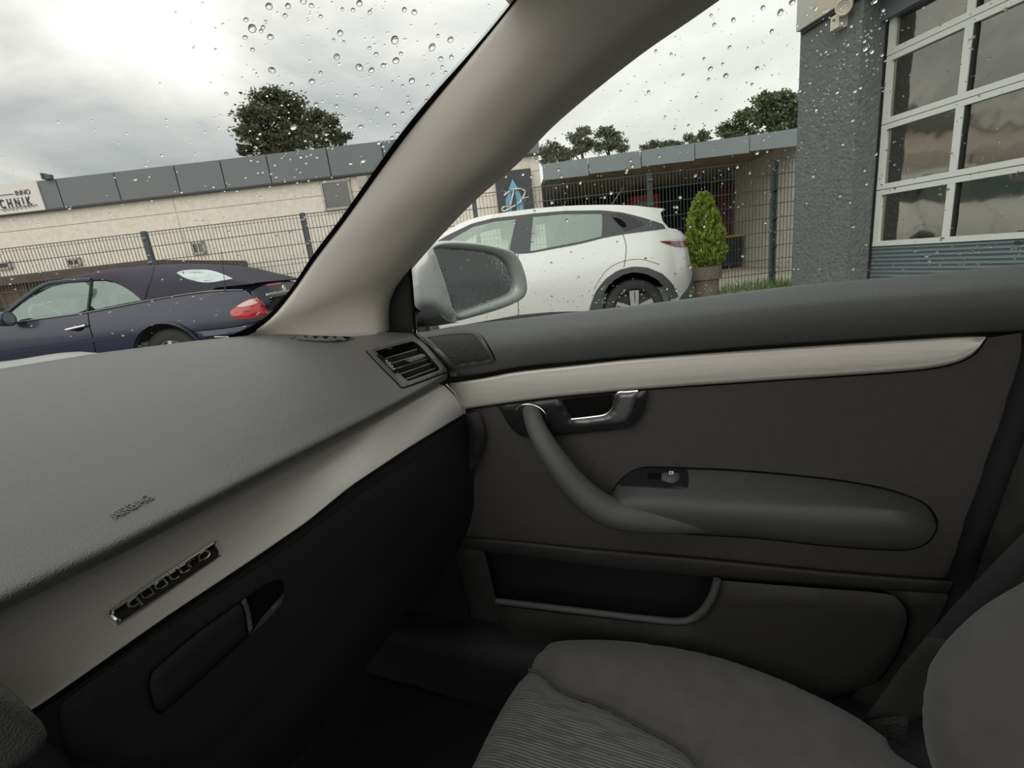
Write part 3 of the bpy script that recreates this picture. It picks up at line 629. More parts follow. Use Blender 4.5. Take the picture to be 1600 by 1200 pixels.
B().tube(pxpath(db_, plane('x', .6605), .0005), .0014, 6).out('strip_gap', MT['black'], strip)
sp_ = pad('switch_plate', sm([(967, 757, 1), (985, 738.5), (1003, 732.5), (1030, 731.5), (1074, 733.5, 1), (1075.5, 758), (1066, 764), (1020, 762), (972, 759.5, 1)], True), MA, MT['gloss'], arm, h=.0015, r=3, sp=6, skirt=.002, lift=.0012)
pad('slot', [(1013, 741.5), (1034, 741), (1034, 751.5), (1012, 750.5)], MA, MT['black'], sp_, sp=5, lift=.0032)
rk = pad('window_rocker', sm([(1034, 742, 1), (1048, 740), (1063, 742, 1), (1061, 752, 1), (1050, 757), (1033, 752, 1)], True), MA, MT['arm'], sp_, h=.005, r=5, sp=3, skirt=.003, lift=.003)
pad('window_symbol', [(1046, 742.5), (1053, 742.5), (1053, 747.5), (1046, 747.5)], MA, MT['white'], sp_, sp=3, lift=.0085, holes=[np.array([(1047.5, 743.8), (1050, 743.8), (1050, 746.3), (1047.5, 746.3)])])
# black sail panel in front of the window, window glass
sailm = oplane((.705, .56, .93), (-1, -.06, -.30))
pad('mirror_triangle', sm([(598, 522, 1), (603, 470), (620, 440), (641, 414, 1), (643, 460), (646, 522, 1)], True), sailm, MT['rubber'], door, h=.004, r=6, sp=9, skirt=.01)
B().tube(pxpath(sm([(641.5, 410), (645, 450), (648, 490), (650, 524)]), sailm, .004), .003, 8).out('window_channel', MT['black'], door)
gP, gN = np.array([.722, 0, .92]), np.array([-1, 0, -.30])
GPL = oplane(gP, gN)
def gl(y, z): return np.array([gP[0]-(z-gP[2])*.30, y, z])
win = mesh('side_window', [gl(.60, .885), gl(-.85, .885), gl(-.85, 1.345), gl(.0, 1.345), gl(.20, 1.23)], [(0, 1, 2, 3, 4)], MT['glass'], door, False)
win['label'] = 'rain-speckled side window'

# ---- exterior mirror
mir = thing('side_mirror', (.86, .6, .9), 'silver door mirror with raindrops on its dark glass outside the window', 'mirror')
mn = np.array([-.42, -.90, .0]); mm = oplane((.93, .56, .95), mn)
mo = sm([(655, 405), (665, 389), (680, 379.5), (705, 376.5), (742, 379), (784, 387), (801, 394), (811, 407), (820, 432), (822, 454), (814, 468), (784, 482), (739, 495.5), (716, 501), (705, 499), (694, 480), (682, 450), (668, 420)], True)
mg = sm([(675, 391), (681, 387.5), (700, 387), (754, 391.5), (783, 401), (797, 417), (804.5, 445), (801.5, 456), (784, 465), (745, 479), (711, 490, 1), (700, 468), (686, 425)], True)
mcen = mg.mean(0)
def polar(poly, n=72):
    q = resample(poly, 900, True)-mcen; an = np.arctan2(q[:, 1], q[:, 0]); rr = np.hypot(q[:, 0], q[:, 1]); o = np.argsort(an); an, rr = an[o], rr[o]
    t = np.linspace(-math.pi, math.pi, n); return np.stack([np.cos(t), np.sin(t)], 1)*np.interp(t, an, rr, period=2*math.pi)[:, None]+mcen
po, pi_ = polar(mo), polar(mg); mnn = mm(*mcen)[1]; mnn = mnn if mnn@(EYE-mm(*mcen)[0]) > 0 else -mnn
ringrow = lambda f, l: np.array([mm(*(po[i]+(pi_[i]-po[i])*f))[0]+mnn*l for i in range(72)])
V, F = loft([ringrow(0, -.012), ringrow(0, 0), ringrow(.12, .009), ringrow(.4, .013), ringrow(.75, .010), ringrow(.97, .003), ringrow(1.0, -.008)], 73, 4)
hs_ = mesh('mirror_housing', V, F, MT['silver'], mir, True, 75)
# shell behind the rim
mo3 = np.array([mm(*p)[0] for p in resample(mo, 60, True)]); mc = mo3.mean(0); nrm = -mn/np.linalg.norm(mn); rows = []
for k, s_ in ((0, 1), (.02, 1.03), (.05, 1.0), (.09, .86), (.115, .6), (.125, .25), (.126, .02)):
    P = mc+(mo3-mc)*s_+nrm*k; rows.append(np.vstack([P, P[:1]]))
V, F = loft(rows, 61, 2); mesh('mirror_shell', V, F, MT['silver'], hs_, True, 70)
pad('inner_cheek', sm([(641, 418, 1), (650, 404), (672, 384), (690, 425), (704, 470), (714, 502, 1), (703, 500), (690, 492), (676, 486), (655, 486, 1), (646, 470)], True), oplane((.80, .56, .93), (-.75, -.66, .12)), MT['silver'], mir, h=.018, r=22, sp=8, skirt=.03, sharp=70)
pad('mirror_glass', mg, mm, MT['mirror'], mir, h=.004, r=60, sp=10, lift=-.006)
pad('glass_rim', mo.mean(0)+(mg-mo.mean(0))*1.02, mm, MT['rubber'], mir, sp=6, holes=[mg], lift=.001, skirt=.01)
pad('mirror_foot', sm([(650, 488, 1), (664, 486), (682, 487), (692, 496), (700, 502), (718, 503, 1), (690, 508), (651, 512, 1)], True), oplane((.77, .56, .9), (-.75, -.66, 0)), MT['rubber'], mir, h=.012, r=8, sp=6, skirt=.05)

# ---- windshield
ws = thing('windshield', (0, 1.05, .93), 'windshield spattered with raindrops above the dashboard, cloudy sky through it', 'windshield')
def wsp(u, t): return np.array([u*.57, .86+(.22-.86)*t+.20*(1-u*u), .94+.392*t])
us = np.linspace(-1.15, 1.055, 28); ts = np.linspace(-.03, 1.02, 14)
V = [wsp(u, t) for t in ts for u in us]; F = [(i*28+j, i*28+j+1, (i+1)*28+j+1, (i+1)*28+j) for i in range(13) for j in range(27)]
pane = mesh('windshield_glass', V, F, MT['wglass'], ws, True, 80); MW = onmesh(pane)
le = [(360, 527), (377, 524), (424, 497.5), (463, 452), (493, 406), (539, 345), (580, 287), (631, 215), (680, 155), (729, 100), (772, 50), (812, 0), (870, -75)]
le = sm(le)
band = np.vstack([le+np.array([3, 2]), (le+np.array([-7.5, -5.0]))[::-1]])
pad('black_edge_band', band, MW, MT['black'], ws, sp=8, lift=.002)
dots = B()
for k, off in ((0, 9.3), (1, 11.2), (2, 12.9)):
    q = resample(le, 240)[60:]
    for p in q[::1]:
        c, n = MW(p[0]-off*.83, p[1]-off*.56); r_ = (.0009, .0007, .0005)[k]
        u = np.cross(n, Z); u /= np.linalg.norm(u); v = np.cross(n, u); c = c+n*.002
        dots.add([c+u*r_, c+v*r_, c-u*r_, c-v*r_], [(0, 1, 2, 3)])
dots.out('band_dots', MT['black'], ws, False, kind='stuff')

# ---- windshield pillar
pl = [(336, 527), (376, 525), (424, 498), (463, 452), (493, 406), (539, 345), (631, 215), (729, 100), (812, 0), (905, -115)]
pr = [(600, 519), (600, 491), (604, 468), (616, 445), (639, 418), (679, 372), (739, 309), (808, 249), (874, 180), (1000, 76), (1108, 0), (1240, -95)]
pl = resample(sm(pl), 40); pr = resample(sm(pr), 40)
def prow(f, x0, x1): return np.array([on(*(pl[i]+(pr[i]-pl[i])*f), 'x', x0+(x1-x0)*i/39) for i in range(40)])
L_ = prow(0, .575, .530)
rows = [L_+[.02, .03, 0], L_, prow(.06, .570, .522), prow(.3, .582, .508), prow(.55, .600, .508), prow(.78, .622, .516), prow(.93, .645, .536), prow(1, .668, .556)]
rows.append(rows[-1]+[.03, .01, 0])
V, F = loft(rows, 60, 5); struct('trim_1', V, F, MT['pillar'], sharp=80)

# ---- cabin shell (mostly out of the frame, it shades the cabin)
def sbox(name, x0, x1, y0, y1, z0, z1, m): 
    b = B().obox((x0, y0, z0), (x1-x0, 0, 0), (0, y1-y0, 0), (0, 0, z1-z0)); return struct(name, b.V, b.F, m)
sbox('ceiling', -.58, .58, -1.75, .24, 1.345, 1.375, MT['head'])
sbox('floor', -.72, .72, -1.75, 1.15, .12, .15, MT['carpet'])
sbox('wall_front', -.72, .72, 1.15, 1.18, .12, .88, MT['carpet'])
sbox('wall_left', -.76, -.70, -1.75, .75, .15, .90, MT['panel_low'])
sbox('wall_right', .735, .76, .655, 1.16, .12, .87, MT['lower'])
sbox('wall_back', -.72, .72, -1.80, -1.75, .15, .95, MT['panel_low'])
# sill and kick panel
V, F = loft([np.array([(.56, y, .15), (.575, y, .26), (.60, y, .285), (.70, y, .29)]) for y in (1.1, .8, .5, 0, -.6)], 12, 3)
struct('trim_2', V, F, MT['lower'])
pad_ = pad('trim_3', sm([(470, 830, 1), (690, 800, 1), (740, 1000), (700, 1010), (660, 985), (610, 960), (540, 1000, 1)], True), plane('x', .63), MT['carpet'], None, sp=25); pad_['kind'] = 'structure'
# floor mat
fm = thing('floor_mat', (.3, .6, .15), 'black carpet floor mat in the dark passenger footwell', 'floor mat')
V, F = loft([np.array([(.08, y, z), (.3, y, z+.004), (.55, y, z)]) for y, z in ((.25, .155), (.6, .155), (.78, .16), (.88, .24), (.97, .36))], 12, 4); mesh('mat_sheet', V, F, MT['carpet'], fm)
B().tube([(.08, .25, .158), (.08, .78, .163), (.09, .88, .243), (.1, .97, .363)], .006, 6).out('mat_edge', MT['rubber'], fm)
# door pillar behind the door, rubber seal
sealp = sm([(1625, 520), (1606, 590), (1583, 660), (1553, 745), (1524, 825), (1500, 900), (1478, 960), (1440, 1030), (1395, 1110)])
sl_ = B().tube([on(a, b, 'x', .668) for a, b in sealp], .017, 12); struct('trim_4', sl_.V, sl_.F, MT['seal'])
o = pad('trim_5', sm([(1660, 470, 1), (1617, 590), (1587, 680), (1560, 760), (1531, 840), (1507, 905), (1480, 970), (1440, 1040), (1380, 1150, 1), (1800, 1250, 1), (1800, 480, 1)], True), plane('x', .662), MT['panel_low'], None, h=.03, r=45, sp=22, skirt=.03); o['kind'] = 'structure'

# ---- passenger seat
seat = thing('car_seat', (.33, .0, .15), 'dark grey cloth passenger seat with ribbed centre panel', 'seat')
fl = lambda px, py: (on(px, py, 'z', .36), Z)
seam = [(827, 1050), (838, 1055), (850, 1060), (867, 1077), (892, 1091), (948, 1112), (1007, 1144), (1060, 1172), (1079, 1188), (1092, 1206), (1120, 1270)]
outer = [(1640, 1330), (1420, 1206), (1390, 1171), (1345, 1137), (1300, 1111), (1250, 1086), (1200, 1064), (1120, 1036), (1040, 1019), (960, 1009), (900, 1008), (862, 1013), (842, 1026)]
bol = np.vstack([sm(seam), sm(outer)])
pad('side_bolster', bol, fl, MT['seat'], seat, h=.045, r=58, sp=10, bsp=6, skirt=.17, sharp=80)
ins = np.vstack([sm(seam), sm([(1000, 1420), (680, 1400), (700, 1270), (738, 1199), (771, 1132), (797, 1087), (812, 1066)])])
insf = lambda px, py: (on(px, py, 'z', .365), Z)
pad('seat_centre', ins, insf, MT['rib'], seat, h=.030, r=62, sp=11, bsp=7, skirt=.17, sharp=80)
B().tube(pxpath(sm(seam), fl, .004), .0028, 6).out('seam_piping', MT['seat'], seat)
bk = sm([(1720, 840), (1600, 909), (1535, 948), (1482, 997), (1462, 1032), (1454, 1077), (1453, 1112), (1461, 1160), (1480, 1215), (1560, 1420), (1800, 1420)], True)
pad('backrest', bk, oplane((.46, -.24, .6), (-.75, .62, .25)), MT['seat'], seat, h=.075, r=95, sp=13, bsp=8, skirt=.10, sharp=80)

# ---- seat belt
sb = thing('seat_belt', (.62, -.3, .3), 'black seat belt running down behind the seat to its floor anchor', 'seat belt')
bm_ = oplane((.60, -.25, .45), (-1, .10, .18))
def strap(name, up, lo, m, lift):
    u = resample(np.array(up, float), 16); l = resample(np.array(lo, float), 16)
    pad(name, np.vstack([u, l[::-1]]), bm_, m, sb, h=.003, r=5, sp=9, skirt=.004, lift=lift)
strap('webbing', [(1690, 745), (1600, 826), (1563, 864), (1500, 931), (1440, 998)], [(1690, 805), (1600, 885), (1560, 925), (1510, 975), (1468, 1016)], MT['webbing'], .004)
strap('buckle_sleeve', [(1445, 990), (1404, 1040), (1375, 1082), (1346, 1121)], [(1500, 1000), (1492, 1050), (1470, 1090), (1420, 1122)], MT['panel_low'], .007)
pad('anchor_cover', sm([(1350, 1119, 1), (1375, 1112), (1412, 1110), (1415, 1130), (1411, 1156, 1), (1390, 1146), (1368, 1138)], True), bm_, MT['grille'], sb, h=.008, r=6, sp=5, skirt=.02, lift=.012)

# ---- our own bonnet, just over the dash
hd = thing('car_hood', (.1, 1.6, .85), 'silver hood edge of our car seen just over the dashboard', 'car hood')
hr_ = [(-160, 600), (0, 577), (60, 566), (118, 556), (150, 553)]
hp_ = sm([(-160, 584), (-60, 573), (0, 566.5), (60, 557), (100, 553.5), (116, 554.5), (128, 558)])
u = np.array([on(a, b, 'y', 1.62) for a, b in resample(hp_, 30)]); l = u.copy(); l[:, 1] -= .42; l[:, 2] -= .055; fr_ = u.copy(); fr_[:, 1] += .5; fr_[:, 2] -= .10; fr2 = fr_.copy(); fr2[:, 1] += .2; fr2[:, 2] -= .25
V, F = loft([l+[0, 0, -.1], l, (l+u)/2+[0, 0, .012], u, fr_, fr2], 40, 4); mesh('hood_panel', V, F, MT['hood'], hd)
B().tube([(-.5, 1.27, .90), (.1, 1.24, .915), (.42, 1.14, .918)], .009, 8).out('cowl_edge', MT['black'], hd)

# ================================================================== THE YARD
def gh_(V, U):                                            # ground height: rises a little towards the fence
    s = min(1, max(0, (U-3.6)/1.6)); l = min(1, max(0, (-V-.6)/2.2))
    return .10*s*l
g = B(); vs_ = np.linspace(-26, 26, 53); us_ = np.linspace(-14, 7.0, 43)
V = [W(v, u, gh_(v, u)) for u in us_ for v in vs_]; F = [(i*53+j, i*53+j+1, (i+1)*53+j+1, (i+1)*53+j) for i in range(42) for j in range(52)]
struct('ground', V, F, MT['asphalt'])
b = B().ybox(-26, 26, 7.0, 60, -.2, .16); struct('ground_paving', b.V, b.F, MT['paving'])
b = B().ybox(-26, 26, 6.9, 7.08, -.2, .19); struct('kerb', b.V, b.F, MT['kerb'])
gr = B()
for i in range(1500):
    v = rng.uniform(2.2, 4.9) if i < 850 else rng.uniform(-9, 4.9); u = rng.uniform(7.05, 7.5) if i % 3 else rng.uniform(7.1, 8.3)
    if i % 3 == 0: v = rng.choice([3.2, 3.9, 4.3, 4.45])+rng.normal()*.16
    hgt = rng.uniform(.05, .19); a = rng.uniform(0, 6.28); p = W(v, u, .158); q = np.array([math.cos(a), math.sin(a), 0])*.008
    gr.add([p-q, p+q, p+np.array([rng.normal()*.04, rng.normal()*.04, hgt])], [(0, 1, 2)])
o = gr.out('grass', MT['grass'], None, False); o['kind'] = 'stuff'; o['label'] = 'tufts of green grass along the foot of the wire fence'; o['category'] = 'grass'

# ---- long pale building with the dark roof edge
bl = thing('workshop_building', W(-6, 12, 0), 'low pale roughcast building with grey roof edge panels behind the left fence', 'building')
cols = [-17.5, -12.9, -7.42, -2.0, 1.24]; rws = [0, 1.55, 2.58, 3.01, 3.40]
for i in range(4):
    for j in range(4): B().ybox(cols[i]+.008, cols[i+1]-.008, 12.08, 12.25, rws[j]+.008, rws[j+1]-.008).out('wall_panel', MT['facade'], bl, False)
B().ybox(-17.5, 1.22, 12.10, 20, 0, 3.39).out('wall_core', MT['facade2'], bl, False)
seams = [-16.6, -15.3, -13.9, -10.27, -9.87, -8.53, -7.14, -6.08, -5.01, -3.62, -2.35, -1.1, .1, 1.26]
for a, b_ in zip(seams[:-1], seams[1:]):
    if (a, b_) == (-13.9, -10.27): continue
    B().ybox(a+.012, b_-.012, 11.985, 12.06, 3.385, 4.0).out('fascia_panel', MT['fascia'], bl, False)
B().ybox(-16.6, 1.26, 12.03, 20, 3.39, 3.97).out('roof_edge_core', MT['shade'], bl, False)
B().ybox(-16.6, 1.27, 11.97, 12.09, 3.345, 3.385).out('drip_edge', MT['board'], bl, False)
def wwin(v0, v1, z0, z1, bars, pane='dglass'):
    b = B(); t = .045
    for (a, c, e, f) in ((v0, v1, z0, z0+t), (v0, v1, z1-t, z1), (v0, v0+t, z0, z1), (v1-t, v1, z0, z1)): b.ybox(a, c, 12.02, 12.1, e, f)
    for k in range(bars): m_ = v0+(v1-v0)*(k+1)/(bars+1); b.ybox(m_-.015, m_+.015, 12.03, 12.09, z0, z1)
    w_ = b.out('window', MT['winframe'], bl, False)
    B().ybox(v0+.03, v1-.03, 12.045, 12.05, z0+.03, z1-.03).out('pane', MT[pane], w_, False)
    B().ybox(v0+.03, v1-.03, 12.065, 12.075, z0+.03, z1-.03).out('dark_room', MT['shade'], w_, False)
    return w_
wwin(-3.93, -3.24, 2.66, 3.30, 0)
wwin(-2.62, -1.95, 2.72, 3.30, 0)
wwin(-7.26, -6.96, 2.02, 2.30, 1); wwin(-10.28, -9.95, 2.07, 2.26, 1); wwin(-12.4, -11.6, 2.18, 2.36, 0)
B().ybox(-3.02, -2.78, 11.9, 12.0, 3.06, 3.30).out('vent_hood', MT['winframe'], bl, False)
vh = B()
for k in range(4): vh.ybox(-3.0, -2.8, 11.885, 11.9, 3.09+k*.05, 3.11+k*.05)
# company sign on the roof edge
sg = B().ybox(-13.88, -10.29, 11.96, 12.05, 3.375, 4.01).out('sign_board', MT['signw'], bl, False)
xr = R; yr = Z
def sgt(name, s, px, py, size, sx, bold=0., sp=1.0):
    v, z = T(px, py, 11.95); return text(name, s, size, W(v, 11.95, z), xr, yr, MT['signd'], sg, .006, bold, 'LEFT', sx, sp)
v0, z0 = T(24.5, 307.5, 11.95)
sgt('lettering', 'INNO', 24.5, 305.8, .155, .86, 0, 1.0)
sgt('lettering', 'CHNIK', 2.0, 326, .27, .60, .006, 1.66)
v1, z1 = T(0, 305, 11.95); v2, z2 = T(21, 303, 11.95); B().ybox(-13.6, v2, 11.945, 11.95, z2-.006, z2+.006).out('sign_line', MT['signd'], sg, False)
v1, z1 = T(2, 330, 11.945); pts = []
for k in range(70):
    x = k/69; pts.append(W(v1+x*.86, 11.945, z1+.015+.028*math.sin(k*1.9)*(.5+.5*math.sin(k*.37)**2)+.02*math.sin(k*.8)+.03*x))
B().tube(pts, .0045, 4).out('script_line', MT['signd'], sg, False)
# small floodlight on the roof edge
a_, z_ = T(74, 286, 11.9); fl_ = B().ybox(a_-.06, a_+.1, 11.9, 12.0, 4.0, 4.09).ybox(a_-.08, a_-.04, 11.88, 12.02, 4.0, 4.13).out('floodlight', MT['fence'], bl, False)
# dark board with blue arrow and white letter
lb_ = B().ybox(.15, 1.005, 11.93, 11.99, 1.55, 3.06).out('logo_board', MT['board'], bl, False)
def flat(name, pts, U, m, par, th=.012): return B().prism([W(*((lambda q: (q[0], U, q[1]))(T(a, b, U)))) for a, b in pts], -H*th).out(name, m, par, False)
flat('logo_arrow', [(800.6, 280), (809, 294), (818, 317), (819, 345), (794, 348), (790, 313), (795, 296)], 11.92, MT['logoblue'], lb_)
flat('logo_slot', [(799, 297), (804, 295), (807, 312), (808, 346), (800, 347)], 11.905, MT['board'], lb_, .006)
dstk = sm([(787.5, 305.6), (796, 299), (806, 295.6), (815, 295.6), (820, 298.7), (819, 305), (812.5, 316), (805, 321), (790, 329), (785, 328.7), (785, 325), (790, 322.5), (797, 322)])
def ystroke(pts, U): return [W((q := T(a, b, U))[0], U, q[1]) for a, b in pts]
B().tube(ystroke(dstk, 11.89), .021, 6).tube(ystroke([(803, 296), (800, 310), (797.5, 322)], 11.89), .019, 6).tube(ystroke([(818, 309.6), (825.6, 308)], 11.89), .013, 6).out('logo_letter', MT['white'], lb_, True)

# ---- brown lean-to behind the fence at the left
zb0 = T(120, 419, 8.5)[1]; zb1 = T(120, 431, 8.5)[1]
vcorner = T(232, 405, 8.5)[0]
sh = thing('lean_to', W(-7.5, 8.5, .16), 'brown board lean-to with flat roof edge behind the fence and blue car', 'shed')
v = -11.6
while v < vcorner-.5:
    B().ybox(v+.006, v+.144, 8.6+.01*(int(v*10) % 2), 8.63, .16, zb1).out('board', MT['brown'], sh, False); v += .15
B().ybox(-11.7, vcorner, 8.46, 8.52, zb1-.02, zb0).out('roof_beam', MT['brownroof'], sh, False)
B().ybox(vcorner-.06, vcorner, 8.52, 11.75, zb1-.02, zb0).out('roof_beam', MT['brownroof'], sh, False)
B().ybox(-11.7, vcorner-.06, 8.52, 11.9, zb1+.02, zb0-.03).out('roof_sheet', MT['tin'], sh, False)
for uu in (8.58, 11.6): B().ybox(vcorner-.16, vcorner-.06, uu, uu+.1, .16, zb1).out('post', MT['brown'], sh, False)

# ---- carport to the right
cp = thing('carport', W(4, 12, .16), 'open carport with grey roof edge and pale side wall behind the fence', 'carport')
sv = [1.17]+[T(x, 250, 10.9)[0] for x in (919, 1002, 1086, 1171)]+[6.75, 7.9]
def zf(v): return 2.93+(v-1.2)*.0235
for a, c in zip(sv[:-1], sv[1:]):
    P = [W(a+.01, 10.9, zf(a)-.315), W(c-.01, 10.9, zf(c)-.345), W(c-.01, 10.96, zf(c)-.345), W(a+.01, 10.96, zf(a)-.315), W(a+.01, 10.9, zf(a)), W(c-.01, 10.9, zf(c)), W(c-.01, 10.96, zf(c)), W(a+.01, 10.96, zf(a))]
    B().hexa(P).out('fascia_panel', MT['fascia2'], cp, False)
cs = B(); nr = 150
for k in range(nr):                                        # corrugated roof sheet
    a = 1.27+6.6*k/nr; c = 1.27+6.6*(k+1)/nr; za = zf(a)-.10-.05*(k % 2); zc = zf(c)-.10-.05*((k+1) % 2)
    cs.quad(W(a, 10.96, za), W(c, 10.96, zc), W(c, 15.6, zc-.25), W(a, 15.6, za-.25))
cs.out('roof_sheet', MT['tin'], cp, False)
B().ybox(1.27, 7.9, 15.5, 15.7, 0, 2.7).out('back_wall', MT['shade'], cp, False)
for k in range(12): B().ybox(6.78, 6.95, 11.0+k*.385, 11.0+(k+1)*.385-.012, .1, 2.92-.022*k).out('wall_block', MT['facade2'], cp, False)
B().ybox(6.8, 6.93, 11.0, 15.6, .1, 2.2).out('wall_core', MT['facade2'], cp, False)
bn = thing('waste_bin', W(5.9, 13.6, .16), 'black waste bin with yellow lid against the pale carport wall', 'bin')
bv, bz_ = T(1139, 408, 13.4); 
def taper(b, v0, v1, u0, u1, z0, z1, k):
    c = (v0+v1)/2; d = (u0+u1)/2
    P = [W(c+(v-c)*k, d+(u-d)*k, z0) for v, u in ((v0, u0), (v1, u0), (v1, u1), (v0, u1))]+[W(v, u, z1) for v, u in ((v0, u0), (v1, u0), (v1, u1), (v0, u1))]
    return b.hexa(P)
taper(B(), bv-.27, bv+.27, 13.2, 13.7, .2, .98, .85).out('body', MT['bin'], bn, False)
B().ybox(bv-.29, bv+.29, 13.15, 13.72, .98, 1.03).out('lid', MT['yellow'], bn, False)
B().tube([W(bv-.2, 13.66, .24), W(bv+.2, 13.66, .24)], .09, 12).out('wheel', MT['rubber'], bn)
rv, rz = T(1009, 314, 14.2)
rm = thing('tractor', W(rv, 14.4, .16), 'small red and grey tractor parked at the back of the carport', 'tractor')
B().ybox(rv-.38, rv+.36, 14.2, 15.0, rz+.02, rz+.16).out('roof', MT['red'], rm, False)
B().ybox(rv-.30, rv+.30, 14.3, 14.95, rz-.5, rz+.02).out('cab', MT['fascia2'], rm, False)
B().ybox(rv-.38, rv-.28, 14.22, 14.3, rz-.5, rz+.02).ybox(rv+.28, rv+.36, 14.22, 14.3, rz-.5, rz+.02).out('cab_posts', MT['red'], rm, False)
B().ybox(rv-.35, rv+.35, 14.1, 15.0, .5, rz-.5).out('bonnet', MT['red'], rm, False)
for s_ in (-.42, .42): B().lathe(W(rv+s_, 14.6, .48), R, [(-.1, .0), (-.1, .3), (-.08, .32), (.08, .32), (.1, .3), (.1, 0)], 18).out('wheel', MT['tyre'], rm)
tv_, tz_ = T(1136, 298, 13.9)
tp = thing('red_patch_block', W(tv_, 14, .16), 'faded red cabinet added in place of a red patch on the carport wall', 'block')  # made-up upright box in place of a reddish patch on the wall
B().ybox(tv_-.22, tv_+.16, 13.9, 14.3, .2, tz_+.28).out('body', mat('faded_red', (.085, .03, .03), .8), tp, False)
B().ybox(tv_-.20, tv_-.04, 13.88, 13.9, .25, tz_+.25).out('patch_block_leaf', mat('faded_red_leaf', (.11, .035, .035), .8), tp, False)
hs2 = thing('house', W(27, 48, 0), 'distant house with red roof above the carport beside the grey pillar', 'house')
hv, hz = T(1258, 196, 48)
B().ybox(hv-1, hv+9, 48, 56, 0, hz-.6).out('wall', MT['facade'], hs2, False)
B().prism([W(hv-2.2, 47.6, hz-.6), W(hv+4, 47.6, hz+2.0), W(hv+10, 47.6, hz-.6)], H*9).out('roof', mat('red_roof', (.42, .12, .06), .8), hs2, False)

# ---- wire fence
fe = thing('wire_fence', W(-1, 7.3, .16), 'dark green double wire mesh fence running behind both cars', 'fence')
pv = [-9.95, -7.45, T(229, 385, 7.3)[0], T(479, 370, 7.3)[0], T(741, 318, 7.3)[0], T(1016, 300, 7.3)[0], T(1211, 300, 7.3)[0], 6.0]
for p in pv[:-1]:
    po = B().ybox(p-.03, p+.03, 7.30, 7.36, .1, 2.03).out('post', MT['fence'], fe, False)
    for z in (.4, .8, 1.2, 1.6, 1.93): B().ybox(p-.035, p+.035, 7.275, 7.30, z-.012, z+.012).out('clamp', MT['satin'], po, False)
for a, c in zip(pv[:-1], pv[1:]):
    b = B(); n = int((c-a-.06)/.05)
    for k in range(n+1):
        v = a+.03+k*(c-a-.06)/n; b.ybox(v-.003, v+.003, 7.285, 7.291, .2, 2.01)
    for z in np.arange(.22, 2.03, .1985):
        b.ybox(a+.02, c-.02, 7.275, 7.283, z-.004, z+.004); b.ybox(a+.02, c-.02, 7.293, 7.301, z-.004, z+.004)
    b.out('mesh_panel', MT['wire'], fe, False, kind='stuff')

# ---- garage at the right: rendered pillar and glazed door
P0 = W(*(lambda q: (q[0], 4.4, 0))(T(1385, 200, 4.4))); P0[2] = 0
GA = math.radians(57.8); GD = np.array([math.sin(GA), math.cos(GA), 0.]); GL = np.array([-GD[1], GD[0], 0.])
def GP(t, n, z): return P0-GD*t+GL*n+Z*z                   # t towards us along the wall, n out of the wall
def gbox(b, t0, t1, n0, n1, z0, z1): return b.obox(GP(t0, n0, z0), GP(t1, n0, z0)-GP(t0, n0, z0), GP(t0, n1, z0)-GP(t0, n0, z0), Z*(z1-z0))
def xat(t, n, z): return project(GP(t, n, z))[0]
best = min(np.linspace(.05, .6, 111), key=lambda n: abs(xat(-.06, n, 1.8)[0]-1338)); PN = float(best)
far = min(np.linspace(-1.6, -.3, 131), key=lambda t: abs(xat(t, PN, 1.6)[0]-1244))
ga = thing('garage_building', GP(-.4, 0, 0), 'dark grey rendered garage wall with a thick corner pillar', 'building')
gbox(B(), far, -.06, -.3, PN, -.1, 3.3).out('pillar', MT['render'], ga, False)
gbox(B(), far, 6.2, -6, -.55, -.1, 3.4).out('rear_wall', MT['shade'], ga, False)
gbox(B(), -.06, 6.2, -.55, -.05, 2.98, 3.4).out('wall_above_door', MT['render'], ga, False)
gbox(B(), 3.2, 6.2, -.3, .0, -.1, 3.4).out('wall', MT['render'], ga, False)
def gpx(px, py, n):
    d = ray(px, py); Q = GP(0, n, 0); k = ((Q-EYE)@GL)/(d@GL); P = EYE+k*d; return -(P-P0)@GD, P[2]
zf1 = gpx(1300, 14, PN+.06)[1]; tf = gpx(1244, 50, PN+.06)[0]
gbox(B(), tf, tf+.02+.2, -.3, PN+.06, zf1, zf1+.9).out('roof_edge_end', MT['greyend'], ga, False)
gbox(B(), tf+.22, 6.2, -.3, PN+.055, zf1, zf1+.9).out('roof_edge', MT['beige'], ga, False)
gbox(B(), tf+.02, 6.2, -.3, PN+.03, zf1-.03, zf1).out('soffit', MT['board'], ga, False)
gbox(B(), -.12, 6.2, -.05, .07, gpx(1392, 27, .05)[1], 3.0).out('door_track_cover', MT['dblue'], ga, False)
gd_ = thing('garage_door', GP(1.2, 0, 0), 'glazed sectional garage door with white rails beside the grey pillar', 'garage door')
zs = [.785, 1.27, 1.80, 2.325, 2.85]; ms = [-.035, .60, 1.225, 1.85, 2.475, 3.1]
gbox(B(), -.075, -.04, -.08, .02, 0, 2.95).out('rubber_seal', MT['rubber'], gd_, False)
